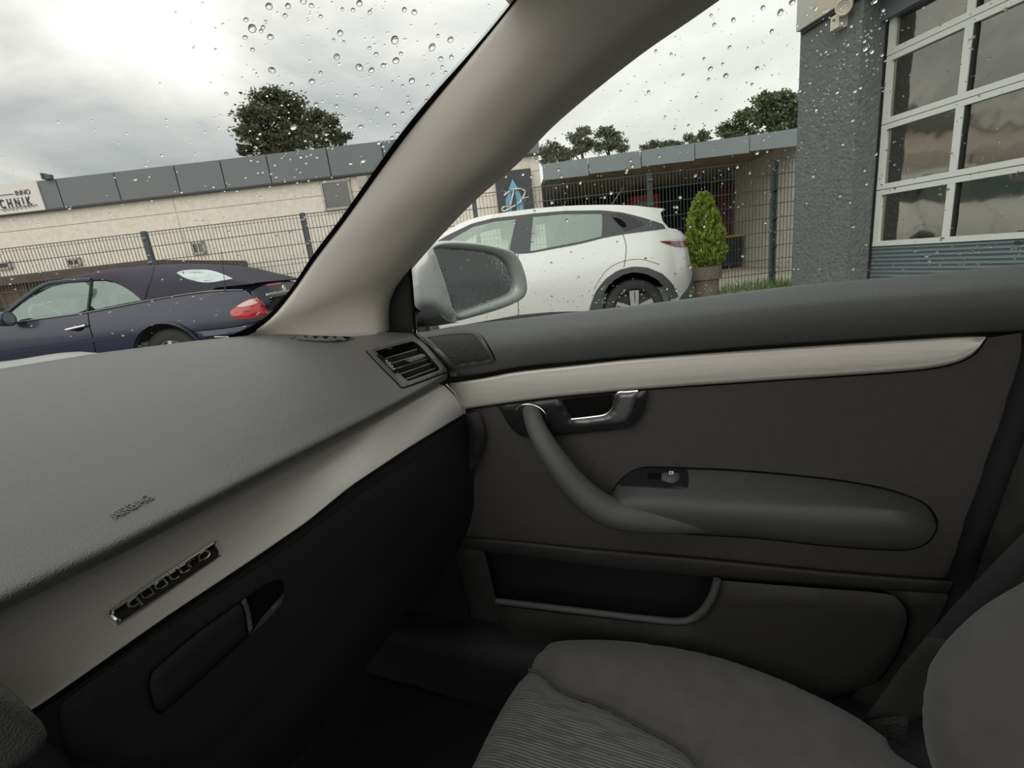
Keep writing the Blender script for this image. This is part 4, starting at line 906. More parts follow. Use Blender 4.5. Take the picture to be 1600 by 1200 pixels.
for i in range(4):
    z0, z1 = zs[i], zs[i+1]; b = B()
    gbox(b, ms[0], ms[-1], -.03, .015, z0+.002, z0+.045); gbox(b, ms[0], ms[-1], -.03, .015, z1-.045, z1-.004)
    for k, t in enumerate(ms): gbox(b, t-.0 if k == 0 else t-.028, t+.05 if k == 0 else t+.028, -.03, .014, z0+.045, z1-.045)
    sec = b.out('section_frame', MT['dframe'], gd_, False)
    for k in range(5):
        t0, t1 = ms[k]+.03, ms[k+1]-.02
        gk = B()
        for q in ((t0, t0+.016, z0+.04, z1-.04), (t1-.016, t1, z0+.04, z1-.04)): gbox(gk, q[0], q[1], -.02, .006, q[2], q[3])
        gk.out('gasket', MT['rubber'], sec, False)
        n_ = 8; V = []; F = []
        for jy in range(n_+1):
            for jx in range(n_+1):
                V.append(GP(t0+(t1-t0)*jx/n_, -.012+.0016*math.sin(jx*2.1+k*1.7+i)*math.cos(jy*1.3+i*2), z0+.04+(z1-z0-.08)*jy/n_))
        F = [(y*(n_+1)+x, y*(n_+1)+x+1, (y+1)*(n_+1)+x+1, (y+1)*(n_+1)+x) for y in range(n_) for x in range(n_)]
        mesh('pane', V, F, MT['acryl'], sec, True)
rb = B(); nz = 44
for k in range(nz):
    z0, z1 = .02+.76*k/nz, .02+.76*(k+1)/nz; n0, n1 = (.012, .002) if k % 2 else (.002, .012)
    rb.quad(GP(-.04, n0, z0), GP(3.1, n0, z0), GP(3.1, n1, z1), GP(-.04, n1, z1))
rb.out('bottom_panel', MT['dblue'], gd_, False)
t_, z_ = gpx(1577, 380, .02)
pt = GP(t_, .0155, .80); text('date_print', 'Z16/08', .030, GP(t_+.115, .0158, z_-.008), GD, Z, MT['signd'], gd_, .001, .0008)
t_, z_ = gpx(1583, 370, .02)
for k in range(3): gbox(B(), t_+.0, t_+.16, -.008, -.006, z_-.002+.016*k, z_+.005+.016*k).out('print_line', MT['signd'], gd_, False)
# light and sensor on the pillar
sl2 = thing('wall_lamp', GP(gpx(1312, 12, PN+.1)[0], PN, gpx(1312, 12, PN+.1)[1]), 'cream round spotlight with a box sensor under the garage roof edge', 'lamp')
t_, z_ = gpx(1305, 34, PN+.08)
gbox(B(), t_-.045, t_+.045, PN, PN+.085, z_-.055, z_+.05).out('sensor_box', MT['lampw'], sl2, False)
B().lathe(GP(t_-.01, PN+.086, z_+.012), GL, [(0, .014), (.006, .012), (.007, 0)], 12).out('sensor_eye', MT['satin'], sl2)
B().tube([GP(t_, PN+.04, z_+.05), GP(t_+.01, PN+.04, z_+.12)], .014, 8).out('bracket', MT['lampw'], sl2)
t2, z2 = gpx(1319, 10, PN+.10)
lx = GL*.75-GD*.45-Z*.35; lx /= np.linalg.norm(lx)
B().lathe(GP(t2, PN+.10, z2), lx, [(-.07, 0), (-.07, .03), (-.03, .058), (.02, .062), (.022, .05), (.01, .045), (.012, .03), (.004, .025), (.006, 0)], 24).out('lamp_head', MT['lampw'], sl2)

# ---- potted conifer beside the white car
tU = 6.45
tv0, tz0 = T(1105, 470, tU)
th = thing('potted_conifer', W(T(1103, 440, tU)[0], tU, 0), 'bright green conifer in a brown stone pot behind the white car', 'potted plant')
pc = W(T(1103, 440, tU)[0], tU, 0); zt = T(1103, 416, tU)[1]; zr = T(1103, 436, tU)[1]
B().lathe(pc, Z, [(.02, .0), (.02, .135), (zr-.01, .165), (zr, .19), (zt, .20), (zt, .175), (zt-.06, .17), (zt-.06, 0)], 28).out('pot', MT['pot'], th)
ztop = T(1093, 303, tU)[1]
B().tube([pc+Z*(zt-.1), pc+Z*(ztop-.2)], [.03, .01], 8).out('stem', MT['bark'], th)
axp = [T(1102, 414, tU), T(1100, 380, tU), T(1096, 340, tU), T(1093, 303, tU)]
def trad(f): return .232*min(1, (f+.04)/.16)**.5*max(0, 1-max(0, f-.42)/.60)**.58
b = B(); Vv = []; Ff = []
for i in range(9000):
    f = rng.uniform(0, 1)**1.15; z = zt-.03+(ztop-zt+.03)*f; rr = trad(f)*(1+.10*math.sin(z*21+2)*math.sin(z*9)); a = rng.uniform(0, 6.283); q = rng.uniform(.62, 1.06)
    lump = 1+.13*math.sin(a*5+z*14)
    c = pc+np.array([math.cos(a), math.sin(a), 0])*rr*q*lump+Z*z; c = c-R*(.035*f)
    o_ = np.array([math.cos(a), math.sin(a), 0])*.5+Z*rng.uniform(.5, 1.1)+rng.normal(size=3)*.28; o_ /= np.linalg.norm(o_)
    s_ = np.cross(o_, rng.normal(size=3)); s_ /= np.linalg.norm(s_); L2 = rng.uniform(.025, .055); w2 = L2*.33; k = len(Vv)
    Vv += [c-o_*L2*.3, c+s_*w2, c+o_*L2, c-s_*w2]; Ff.append((k, k+1, k+2, k+3))
mesh('foliage', Vv, Ff, MT['thuja'], th, False, kind='stuff')
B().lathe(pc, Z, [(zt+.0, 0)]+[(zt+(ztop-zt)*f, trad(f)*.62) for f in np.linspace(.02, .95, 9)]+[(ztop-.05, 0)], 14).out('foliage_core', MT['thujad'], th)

# ---- pines beyond the roofs
def pine(label, U, blobs, trunkpx, m, dens=1.0, leaf=.16):
    tv1, tz1 = T(trunkpx[0], trunkpx[1], U); base = W(tv1, U, 0)
    t = thing('pine_tree', base, label, 'tree', 'pines beyond the roofs')
    Vv = []; tops = []
    for (px, py, r) in blobs:
        v, z = T(px, py, U); c = W(v, U+rng.uniform(-1, 1)*r*U/FPX*1.2, z); R3 = r*U/FPX*1.22; tops.append((c, R3))
        n = int(430*dens*(r/14)**1.6)+120
        nc = max(5, int(n/14)); cd_ = rng.normal(size=(nc, 3)); cd_ /= np.linalg.norm(cd_, axis=1)[:, None]
        ctr = c+cd_*(R3*rng.uniform(.25, .95, (nc, 1)))*np.array([1.05, 1.05, .72])
        for q in ctr:
            k = 18; off = rng.normal(size=(k, 3))*np.array([.30, .30, .13])*R3*.8
            for d in off:
                p = q+d; o_ = rng.normal(size=3); o_[2] = abs(o_[2])*.6; o_ /= np.linalg.norm(o_); s_ = np.cross(o_, rng.normal(size=3)); s_ /= np.linalg.norm(s_)
                L2 = leaf*rng.uniform(.6, 1.3); Vv += [p-s_*L2*.4, p+s_*L2*.4, p+o_*L2]
    F = [(i, i+1, i+2) for i in range(0, len(Vv), 3)]
    mesh('foliage', Vv, F, m, t, False, kind='stuff')
    tr = B(); h_ = max(c[2] for c, _ in tops)
    tr.tube([base-Z*.2, base+Z*h_*.5, base+Z*h_*.8+R*.1, base+Z*h_*.95], [.28, .2, .11, .04], 8); tr.out('trunk', MT['bark'], t)
    br = B()
    for c, r3 in tops:
        s0 = base+Z*max(1, c[2]-abs((c-base)@R)*.6-.3); br.tube([s0, s0*.4+c*.6+Z*.1, c], [.07, .045, .015], 5)
    br.out('branches', MT['bark'], t)
pine('large dark pine rising above the left grey roof edge', 30, [(405, 156, 17), (432, 150, 16), (456, 163, 17), (392, 186, 14), (418, 184, 20), (448, 188, 20), (386, 207, 11), (402, 216, 16), (430, 216, 18), (458, 214, 16), (384, 236, 9), (415, 238, 14), (445, 238, 12)], (425, 230), MT['pine'], 1.2, .17)
pine('lower dark pine leaning right against the large pine', 36, [(478, 192, 15), (500, 183, 13), (516, 192, 12), (488, 210, 16), (520, 211, 13), (540, 213, 7), (506, 226, 12), (470, 228, 12), (532, 222, 7)], (490, 225), MT['pine'], 1.2, .17)
pine('small pine close beside the pale building corner', 34, [(850, 238, 9), (862, 232, 10), (876, 240, 11), (855, 251, 9), (880, 250, 9)], (865, 250), MT['pine2'], 1.0, .17)
pine('twin-crowned pine above the carport roof, first half', 36, [(899, 216, 11), (912, 207, 9), (908, 230, 12), (922, 224, 9), (894, 240, 9)], (908, 240), MT['pine2'], 1.0, .18)
pine('rounder pine above the carport roof right of its twin', 40, [(940, 211, 11), (957, 205, 10), (966, 220, 12), (938, 230, 12), (975, 232, 8), (955, 230, 9)], (950, 240), MT['pine2'], 1.0, .18)
pine('low distant pine crown just showing over the middle carport edge', 46, [(1008, 231, 6), (1022, 226, 8), (1036, 228, 7)], (1024, 235), MT['pine2'], .9, .2)
pine('flat distant pine crown between two others over the carport', 47, [(1050, 225, 7), (1062, 226, 7), (1074, 218, 7)], (1060, 232), MT['pine2'], .9, .2)
pine('small rounded pine crown over the right carport edge', 45, [(1092, 215, 8), (1103, 214, 7), (1084, 222, 6)], (1096, 228), MT['pine2'], .9, .2)
pine('tall green pine beside the grey garage pillar', 26, [(1188, 166, 15), (1210, 156, 15), (1234, 150, 16), (1192, 188, 16), (1222, 182, 17), (1244, 176, 14), (1256, 160, 14), (1215, 205, 14), (1245, 200, 13)], (1225, 205), MT['pine3'], 1.2, .15)
pine('bushy green pine sloping down left of the tall one', 31, [(1140, 200, 11), (1158, 186, 12), (1172, 178, 9), (1160, 204, 13), (1134, 212, 6), (1180, 206, 10), (1146, 214, 8)], (1160, 212), MT['pine3'], 1.2, .15)

# ================================================================== PARKED CARS (side on, noses to the left)
class Car:
    def __init__(s, U0, Wd, wf): s.U0, s.Wd, s.wf = U0, Wd, wf
    def tv(s, px, py):
        w = 0
        for _ in range(5): V, z = T(px, py, s.U0+w); w = s.wf(V, z)
        return V*100, z*100
    def tr(s, pts): return np.array([s.tv(p[0], p[1]) for p in pts])
    def mf(s, a, b): return W(a/100, s.U0+s.wf(a/100, b/100), b/100), -H
    def mfar(s, a, b): return W(a/100, s.U0+s.Wd-s.wf(a/100, b/100), b/100), H
    def skin(s, line, n, crown=.02, nu=9, inset=0.0):
        L = resample(line, n); V = []; F = []
        for a, b in L:
            p, q = s.mf(a, b)[0], s.mfar(a, b)[0]
            p = p-Z*inset; q = q-Z*inset
            cr = crown if np.isscalar(crown) else crown[0]+(crown[1]-crown[0])*min(1, len(V)/nu/(n*.35))
            for k in range(nu):
                t = k/(nu-1); V.append(p+(q-p)*t+Z*cr*(1-(2*t-1)**2))
        for i in range(n-1):
            for k in range(nu-1): F.append((i*nu+k, i*nu+k+1, (i+1)*nu+k+1, (i+1)*nu+k))
        return V, F
def arc(cx, cz, r, a0, a1, n=18): return [(cx+r*math.cos(t), cz+r*math.sin(t)) for t in np.linspace(math.radians(a0), math.radians(a1), n)]
def wheel(par, c, U, r, rr, kind):
    w = B().lathe(W(c[0]/100, U, c[1]/100), H, [(.05, rr*.9), (.012, rr), (0, rr+.01), (-.006, r*.86), (.015, r*.97), (.03, r), (.17, r), (.19, r*.97), (.21, r*.85), (.21, rr)], 40).out('wheel', MT['tyre'], par)
    B().lathe(W(c[0]/100, U, c[1]/100), H, [(.06, 0), (.06, rr*.95), (.012, rr*.93), (.002, rr*.98), (.01, rr)], 40).out('rim', MT['rimd'] if kind == 5 else MT['rim'], w)
    cc = W(c[0]/100, U+.006, c[1]/100)
    for k in range(5):
        a = 2*math.pi*k/5+.31; d = R*math.cos(a)+Z*math.sin(a); n = -R*math.sin(a)+Z*math.cos(a)
        w0, w1 = (.34, .46) if kind == 5 else (.2, .22)
        B().prism([cc+d*rr*.12-n*rr*w0*.5, cc+d*rr*.97-n*rr*w1*.5, cc+d*rr*.97+n*rr*w1*.5, cc+d*rr*.12+n*rr*w0*.5], H*.03).out('spoke', MT['rim'], w, False)
        if kind == 5:
            B().prism([cc-H*.002+d*rr*.35-n*rr*.03, cc-H*.002+d*rr*.93-n*rr*.05, cc-H*.002+d*rr*.93+n*rr*.005, cc-H*.002+d*rr*.35+n*rr*.005], H*.004).out('spoke_slot', MT['rimd'], w, False)
    B().lathe(cc, H, [(-.008, 0), (-.008, rr*.15), (.02, rr*.17)], 16).out('hub_cap', MT['rimd'], w)
def seatshape(par, v, u, z0, z1, m, tilt=.12):
    b = B(); P = []
    prof = [(-.25, z0), (-.23, z0+.2), (-.2, z1-.22), (-.12, z1-.12), (.12, z1-.12), (.2, z1-.22), (.23, z0+.2), (.25, z0)]
    f = [W(v+(z-z0)*tilt-.05, u+x, z) for x, z in prof]; b.prism(f, R*.12)
    hd_ = [W(v+(z-z0)*tilt-.04, u+x, z) for x, z in ((-.12, z1-.1), (-.13, z1), (-.09, z1+.06), (.09, z1+.06), (.13, z1), (.12, z1-.1))]; b.prism(hd_, R*.09)
    b.out('seat', m, par, True, 30)

# ---- white hatchback
def wm(V, z):
    w = .06*((.65-z)/.4)**2 if z < .65 else (.05*((z-.65)/.3)**2 if z < .95 else .05+(z-.95)*.40)
    if V > 1.72: w += .30*((V-1.72)/.44)**2
    if V < -1.5: w += .40*((-1.5-V)/.55)**2
    return w
C1 = Car(5.3, 1.80, wm)
hb_ = thing('white_hatchback', W(.1, 6.1, 0), 'white electric hatchback with black wheel arches parked behind the mirror', 'car')
wc = C1.tr([(992, 487)])[0]; wr = np.array([wc[0], 33.5]); wf_ = np.array([wc[0]-268.5, 33.5])
roof = C1.tr(sm([(685, 370), (712, 352), (745, 339.5), (769, 335), (820, 327.5), (880, 322), (940, 320), (988, 321), (1012, 323.5), (1038, 326)], k=3))
tail = C1.tr(sm([(1040, 327, 1), (1030, 334, 1), (1041, 354), (1057, 358), (1071, 367), (1075, 385), (1080, 407), (1086, 429), (1078, 446), (1064, 463)], k=4))
nose = np.array([(-197, 30), (-206, 45), (-207, 60), (-200, 74), (-178, 88), (-140, 97), (-112, 101), (roof[0][0]-24, 118)])
outl = np.vstack([nose, roof, tail, [(tail[-1][0]-8, 28)], arc(wr[0], wr[1], 43, 0, 180)[0:18], [(wr[0]-46, 27), (wf_[0]+46, 24)], arc(wf_[0], wf_[1], 42, 0, 180), [(wf_[0]-46, 26)]])
fw_ = C1.tr([(705, 374), (739, 354.5), (772, 346), (806, 342.5), (795.5, 391), (720, 400), (690, 402), (683, 392)])
rw_ = C1.tr([(833, 339), (880, 334.5), (940, 334), (941, 350), (940, 369), (922, 374), (904, 378), (828.5, 392.5)])
fwh = np.array(fw_); rwh = np.array(rw_)
V1, F1 = padgeo(outl, C1.mf, 0, 1, 11, [fwh, rwh]); V2, F2 = padgeo(outl, C1.mfar, 0, 1, 14, [fwh, rwh])
bd = B().add(V1, F1).add(V2, F2)
bd.add(*C1.skin(nose[:7], 24, .04)).add(*C1.skin(roof, 26, .03)).add(*C1.skin(tail[:5], 5, .02)).add(*C1.skin(tail[16:], 20, .0)).out('body', MT['carwhite'], hb_, True, 50)
V, F = C1.skin(np.vstack([nose[6:], roof[:1]]), 10, .03); mesh('front_window', V, F, MT['cglass'], hb_)
V, F = C1.skin(tail[4:17], 10, .01); mesh('rear_window', V, F, MT['dglass'], hb_)
def c1p(name, pts, m, par, lift=.004, **k): return pad(name, C1.tr(pts), C1.mf, MT[m], par, lift=lift, sp=k.pop('sp', 8), **k)
blk = c1p('window_surround', [(676, 381), (700, 367), (738, 349), (772, 340.5), (810, 336.5), (833, 333.5), (880, 329.5), (941, 328.5), (973, 332), (1003, 339.5), (1040, 352), (1041, 357), (1008, 361.5), (973, 366), (943, 371.5), (906, 381), (828, 395.5), (795, 397), (700, 407), (676, 408)], 'clad', hb_, .005, holes=[fwh, rwh], skirt=.01)
for nm, q in (('side_window', fw_), ('side_window', rw_)): pad(nm, q, C1.mf, MT['cglass'], hb_, sp=12, lift=.002)
c1p('quarter_panel', sm([(952, 334, 1), (975, 334.5), (1003, 347), (1008, 352, 1), (975, 361, 1)], True), 'gloss', blk, .009)
c1p('hidden_handle', sm([(957, 339, 1), (970, 343), (980, 353, 1), (974, 356), (962, 346)], True), 'black', blk, .012, sp=4)
c1p('wheel_arch', np.vstack([[(920, 487), (923, 474), (930, 456), (945, 436), (965, 422), (990, 416), (1012, 418), (1035, 428), (1050, 443), (1060, 464)], [(1046, 468), (1038, 450), (1026, 436), (1010, 428), (990, 425), (970, 430), (953, 442), (943, 458), (937, 478), (936, 486)]]), 'clad', hb_, .012, skirt=.03, sp=6)
pad('wheel_arch', np.array(arc(wf_[0], wf_[1], 48, 0, 180)+arc(wf_[0], wf_[1], 41.5, 180, 0)), C1.mf, MT['clad'], hb_, lift=.012, skirt=.03, sp=6)
sill = C1.tr([(811, 492), (860, 487.5), (921, 486)]); y_ = np.vstack([[(wf_[0]+46, 38)], sill, [(sill[-1][0], 20), (wf_[0]+46, 20)]])
pad('sill_cladding', y_, C1.mf, MT['clad'], hb_, lift=.010, skirt=.02, sp=10)
c1p('bumper_cladding', sm([(1086, 429, 1), (1090, 446), (1089, 470), (1075, 492), (1050, 492, 1), (1062, 465, 1), (1078, 446)], True), 'clad', hb_, .012, skirt=.02)
tl = c1p('tail_lamp', sm([(1030, 377, 1), (1057, 374), (1074.5, 372.5, 1), (1075.5, 385.5, 1), (1060, 385.5), (1045, 382)], True), 'lampd', hb_, .008, skirt=.01, sp=4)
c1p('tail_lamp_strip', sm([(1033, 377, 1), (1057, 374.2), (1073.5, 373, 1), (1073.5, 375.5, 1), (1056, 377)], True), 'lampc', tl, .011, sp=4)
def seamline(par, pts, car=C1, lift=.003, w=.003):
    P = [car.mf(*car.tv(a, b))[0]-H*lift for a, b in pts]; B().tube(P, w, 5).out('panel_gap', MT['black'], par, False)
seamline(hb_, sm([(973, 366), (977.5, 380), (978, 395), (975, 417)])); seamline(hb_, sm([(809.5, 397), (809, 440), (810, 492)]))
seamline(hb_, sm([(928, 452), (945, 425), (968, 410), (1000, 405), (1030, 413)]), lift=.002, w=.002)
b = B(); p = W(T(957, 320, 5.9)[0], 6.1, T(957, 319, 5.9)[1]-.03); q = W(T(974, 293, 6.1)[0], 6.1, T(974, 293, 6.1)[1]); b.tube([p, q], [.009, .005], 6).out('antenna', MT['clad'], hb_)
wheel(hb_, wr, 5.33, .345, .235, 5); wheel(hb_, wf_, 5.33, .345, .235, 5)
fb = B()
for c in (wr, wf_): fb.lathe(W(c[0]/100, 5.42, c[1]/100), H, [(0, .44), (.25, .44), (.25, 0)], 24)
fb.out('wheel_house', MT['black'], hb_)
for c in (wr, wf_): B().lathe(W(c[0]/100, 5.3+1.8-.22, c[1]/100), H, [(0, 0), (0, .33), (.02, .345), (.18, .345), (.2, 0)], 24).out('wheel', MT['tyre'], hb_)
for v in (.22, 1.0):
    for u in (5.78, 6.55): seatshape(hb_, v, u, .55, 1.12 if v < .5 else 1.08, MT['innerw'] if (u < 6 and v < .5) else MT['inner'])
B().ybox(-1.0, 1.9, 5.45, 6.95, .35, .55).out('cabin_floor', MT['inner'], hb_, False)

# ---- dark blue convertible
def wk(V, z):
    w = .05*((.7-z)/.4)**2 if z < .7 else (.07*((z-.7)/.35)**2 if z < 1.02 else .06+(z-1.02)*.45)
    if V > -3.0: w += .16*((V+3.0)/.42)**2
    if V < -6.6: w += .4*((-6.6-V)/.6)**2
    return w
C2 = Car(5.35, 1.74, wk)
cv = thing('convertible_car', W(-4.6, 6.2, .1), 'dark blue convertible with closed fabric roof, seen through the windshield', 'car')
kc = C2.tr([(267, 558)])[0]; kf = kc-np.array([269, 0])
belt = C2.tr([(19, 503), (60, 497.5), (100, 492), (137, 487), (180, 478), (225, 469.5), (270, 462), (330, 453), (363, 452), (387, 454)])
rear = C2.tr([(391, 456.5), (396, 464), (405, 474), (417, 490), (415, 502), (402, 513), (385, 524), (372, 530)])
bf = belt[0]
nose2 = np.array([(bf[0]-185, 45), (bf[0]-194, 62), (bf[0]-190, 76), (bf[0]-165, 86), (bf[0]-100, 95), (bf[0]-40, 100), (bf[0]-14, bf[1]-.5)])
out2 = np.vstack([nose2, belt, rear, arc(kc[0], kc[1], 39, 0, 180), [(kc[0]-44, 30), (kf[0]+44, 30)], arc(kf[0], kf[1], 39, 0, 180)])
V1, F1 = padgeo(out2, C2.mf, 0, 1, 11); V2, F2 = padgeo(out2, C2.mfar, 0, 1, 14)
bd = B().add(V1, F1).add(V2, F2)
decki = [i for i, q in enumerate(belt) if q[0] > C2.tv(320, 455)[0]-1]
bd.add(*C2.skin(nose2, 26, .05)).add(*C2.skin(np.vstack([belt[decki[0]:], rear[:1]]), 14, .085)).add(*C2.skin(rear, 14, (.085, 0))).add(*C2.skin(belt[7:], 6, .05))
body2 = bd.out('body', MT['navy'], cv, True, 50); M2 = onmesh(body2)
topl = C2.tr(sm([(66, 443.5), (87, 434), (144, 420.5), (210, 413.6), (255, 412.6), (300, 415), (327, 419), (354, 428), (396, 441.5)]))
edge = C2.tr(sm([(64, 449), (90, 443.5), (144, 437.5), (168, 437.5), (189, 443.5), (210, 457), (225, 468.5, 1), (270, 461), (330, 450.5), (397, 443)]))
tl_, el_ = resample(topl, 50), resample(edge, 50)
V = []; nu = 15
for (a, b), (c, d) in zip(tl_, el_):
    e = C2.mf(c, d)[0]-H*.006; f = C2.mfar(c, d)[0]+H*.006
    for k in range(nu):
        t = k/(nu-1); s_ = math.sin(math.pi*t)**.62; cx = .5-.5*math.copysign(abs(math.cos(math.pi*t))**.8, math.cos(math.pi*t))
        p = e+(f-e)*cx; x = (c+(a-c)*s_)/100; p = p+R*(x-c/100); p[2] = d/100+(b/100-d/100)*s_; V.append(p)
F = [(i*nu+k, i*nu+k+1, (i+1)*nu+k+1, (i+1)*nu+k) for i in range(49) for k in range(nu-1)]
st = mesh('fabric_roof', V, F, MT['canvas'], cv, True, 70); M3 = onmesh(st, back=M2)
pad('rear_window', sm([(276, 427, 1), (288, 423), (324, 422.3), (348, 429), (364, 436, 1), (348, 439), (321, 441.5), (297, 437.5), (284, 432)], True), M3, mat('misty_plastic_window', (.62, .70, .68), .12, coat=.5, var=(12, .2)), st, sp=6, lift=.006)
B().tube(pxpath(sm([(240, 414.5), (238, 432), (231, 450), (226, 467)]), M3, .003), .005, 6).out('roof_seam', MT['canvas'], st)
fwin = C2.tr(sm([(19.5, 503, 1), (18, 487), (33, 476), (60, 459), (90, 446), (141.5, 439, 1), (136.5, 486.5, 1), (80, 495)], True)); qwin = C2.tr(sm([(147, 439.5, 1), (168, 439.5), (189, 445.5), (210, 459), (223, 468.7, 1), (180, 477), (139.5, 485.5, 1)], True))
pad('side_window', fwin, C2.mf, MT['kglass'], cv, sp=12, lift=.003); pad('side_window', qwin, C2.mf, MT['kglass'], cv, sp=12, lift=.003)
V = []; 
P_ = C2.tr([(10, 484), (66, 444)])
V, F = C2.skin(np.array([(bf[0]-14, bf[1]), P_[0], P_[1]]), 12, .05, 9); mesh('front_window', V, F, MT['cglass'], cv)
def c2t(name, pts, r, m, par=cv, lift=.008): return B().tube([C2.mf(*C2.tv(a, b))[0]-H*lift for a, b in pts], r, 6).out(name, MT[m], par)
c2t('roof_frame', sm([(16, 505), (12, 492), (20, 481), (66, 447.5), (100, 440), (144, 437)]), .022, 'navy'); c2t('window_gap', [(144, 439), (138, 487)], .012, 'gloss')
c2t('belt_strip', sm([(19, 504), (80, 496), (137, 488), (225, 471), (270, 463), (330, 455), (380, 453)]), .007, 'satin')
seamline(cv, sm([(137.5, 489), (140, 510), (146, 532), (150, 556)]), C2); seamline(cv, sm([(300, 518), (350, 512.5), (385, 506.5), (416, 498)]), C2, w=.004)
dh = c2t('door_handle', sm([(107, 515), (115, 513), (128, 510), (137, 508)]), .013, 'chrome', cv, .03)
pad('handle_cup', C2.tr(sm([(110, 512), (122, 508), (132, 508), (131, 515), (120, 518)], True)), C2.mf, MT['black'], cv, sp=6, lift=.003)
pad('rub_strip', C2.tr([(-20, 552), (145, 528), (212, 520), (212, 526), (146, 534), (-20, 559)]), C2.mf, MT['navy'], cv, sp=10, lift=.012, skirt=.012)
pad('arch_lip', np.array(arc(kc[0], kc[1], 42, 12, 172)+arc(kc[0], kc[1], 38.5, 172, 12)), C2.mf, MT['navy'], cv, lift=.018, skirt=.03, sp=5)
bmp = pad('bumper', C2.tr(sm([(294, 519, 1), (350, 514), (385, 508), (416, 499, 1), (417, 505), (400, 516), (372, 531, 1), (330, 533), (300, 528, 1)], True)), C2.mf, MT['navy'], cv, h=.03, r=7, sp=6, skirt=.03)
mtl = pad('tail_lamp', sm([(360, 491), (365, 482), (386, 469), (402, 464.5, 1), (411, 474), (418.5, 484, 1), (418, 490), (399, 496), (370, 498)], True), M2, MT['lamp'], cv, h=.005, r=5, sp=4, lift=.003, skirt=.01)
M4 = onmesh(mtl, back=M2)
pad('clear_band', sm([(370, 479), (386, 470), (400, 466, 1), (406, 472, 1), (388, 478)], True), M4, MT['lampc'], mtl, sp=4, lift=.002)
B().tube(pxpath([(402, 464.5), (409, 476), (414, 491)], M4, .003), .004, 5).out('lamp_gap', MT['black'], mtl)
B().tube(pxpath([(366, 488), (390, 486), (416, 482)], M4, .003), .003, 5).out('lamp_rib', MT['lampd'], mtl)
pln = oplane(W(-2.62, 6, 1), R)
B().tube(pxpath([(414, 460.5), (432, 457), (453, 453.5)], pln, .02), .014, 6).out('trunk_handle_bar', MT['chrome'], cv)
pad('plate_recess', [(418, 466), (452, 459), (447, 478), (424, 484)], pln, MT['black'], cv, sp=8, lift=.012)
pad('third_brake_lamp', [(414, 444.5), (438, 441.5), (439, 443.5), (417, 446.5)], oplane(W(-2.62, 6, 1), R), MT['lamp'], cv, sp=6, lift=.01)
cst, nst = pln(441, 450); sr = B().lathe(cst+R*.02, R, [(-.003, .038), (.003, .038), (.003, .031), (-.003, .031), (-.003, .038)], 20)
for k in range(3):
    a = math.pi/2+k*2.094; d = H*math.cos(a)+Z*math.sin(a); n = -H*math.sin(a)+Z*math.cos(a); sr.prism([cst+R*.018+d*.033, cst+R*.018+n*.007-d*.002, cst+R*.018-n*.007-d*.002], R*.004)
sr.out('star_emblem', MT['chrome'], cv, False)
an0 = C2.mf(*C2.tv(352.5, 455))[0]; an1 = W(*(lambda q: (q[0], 5.45, q[1]))(T(345.5, 393, 5.45)))
at = B().tube([an0, an0+(an1-an0)*.12], [.016, .006], 8).tube([an0, an1], .003, 5).out('antenna', MT['rubber'], cv)
wheel(cv, kc, 5.42, .315, .185, 0); wheel(cv, kf, 5.42, .315, .185, 0)
B().lathe(W(kc[0]/100, 5.46, kc[1]/100), H, [(0, .42), (.25, .42), (.25, 0)], 24).lathe(W(kf[0]/100, 5.46, kf[1]/100), H, [(0, .42), (.25, .42), (.25, 0)], 24).out('wheel_house', MT['black'], cv)
for c in (kc, kf): B().lathe(W(c[0]/100, 5.35+1.74-.2, c[1]/100), H, [(0, 0), (0, .30), (.02, .315), (.16, .315), (.18, 0)], 24).out('wheel', MT['tyre'], cv)
mv, mz = T(-4, 500, 5.2); mm_ = B().lathe(W(mv, 5.28, mz), R, [(-.10, .0), (-.09, .05), (-.04, .075), (.045, .08), (.05, .07)], 18).out('door_mirror', MT['navy'], cv)
B().lathe(W(mv, 5.28, mz), R, [(.046, .07), (.047, 0)], 18).out('mirror_glass', MT['mirror'], mm_)
c_ = W(*(lambda q: (q[0], 5.75, q[1]))(T(76, 498, 5.75))); axs = R*.9+Z*.42; axs /= np.linalg.norm(axs); e1 = H; e2 = np.cross(axs, H)
B().tube([c_+.185*(e1*math.cos(t)+e2*math.sin(t)) for t in np.linspace(0, 6.283, 28)], .014, 8, False).tube([c_-e1*.18, c_+e1*.18], .016, 6).out('steering_wheel', MT['innerw'], cv)
for v in (T(118, 480, 5.8)[0], T(190, 470, 5.9)[0]):
    for u in (5.78, 6.5): seatshape(cv, v, u, .5, 1.10, MT['inner'], .15)
B().ybox(bf[0]/100-.1, -3.5, 5.5, 6.95, .35, .6).out('cabin_floor', MT['inner'], cv, False)
B().obox(W(bf[0]/100-.1, 5.5, .8), R*.35, H*1.45, Z*.15).out('cabin_dash', MT['innerw'], cv, False)

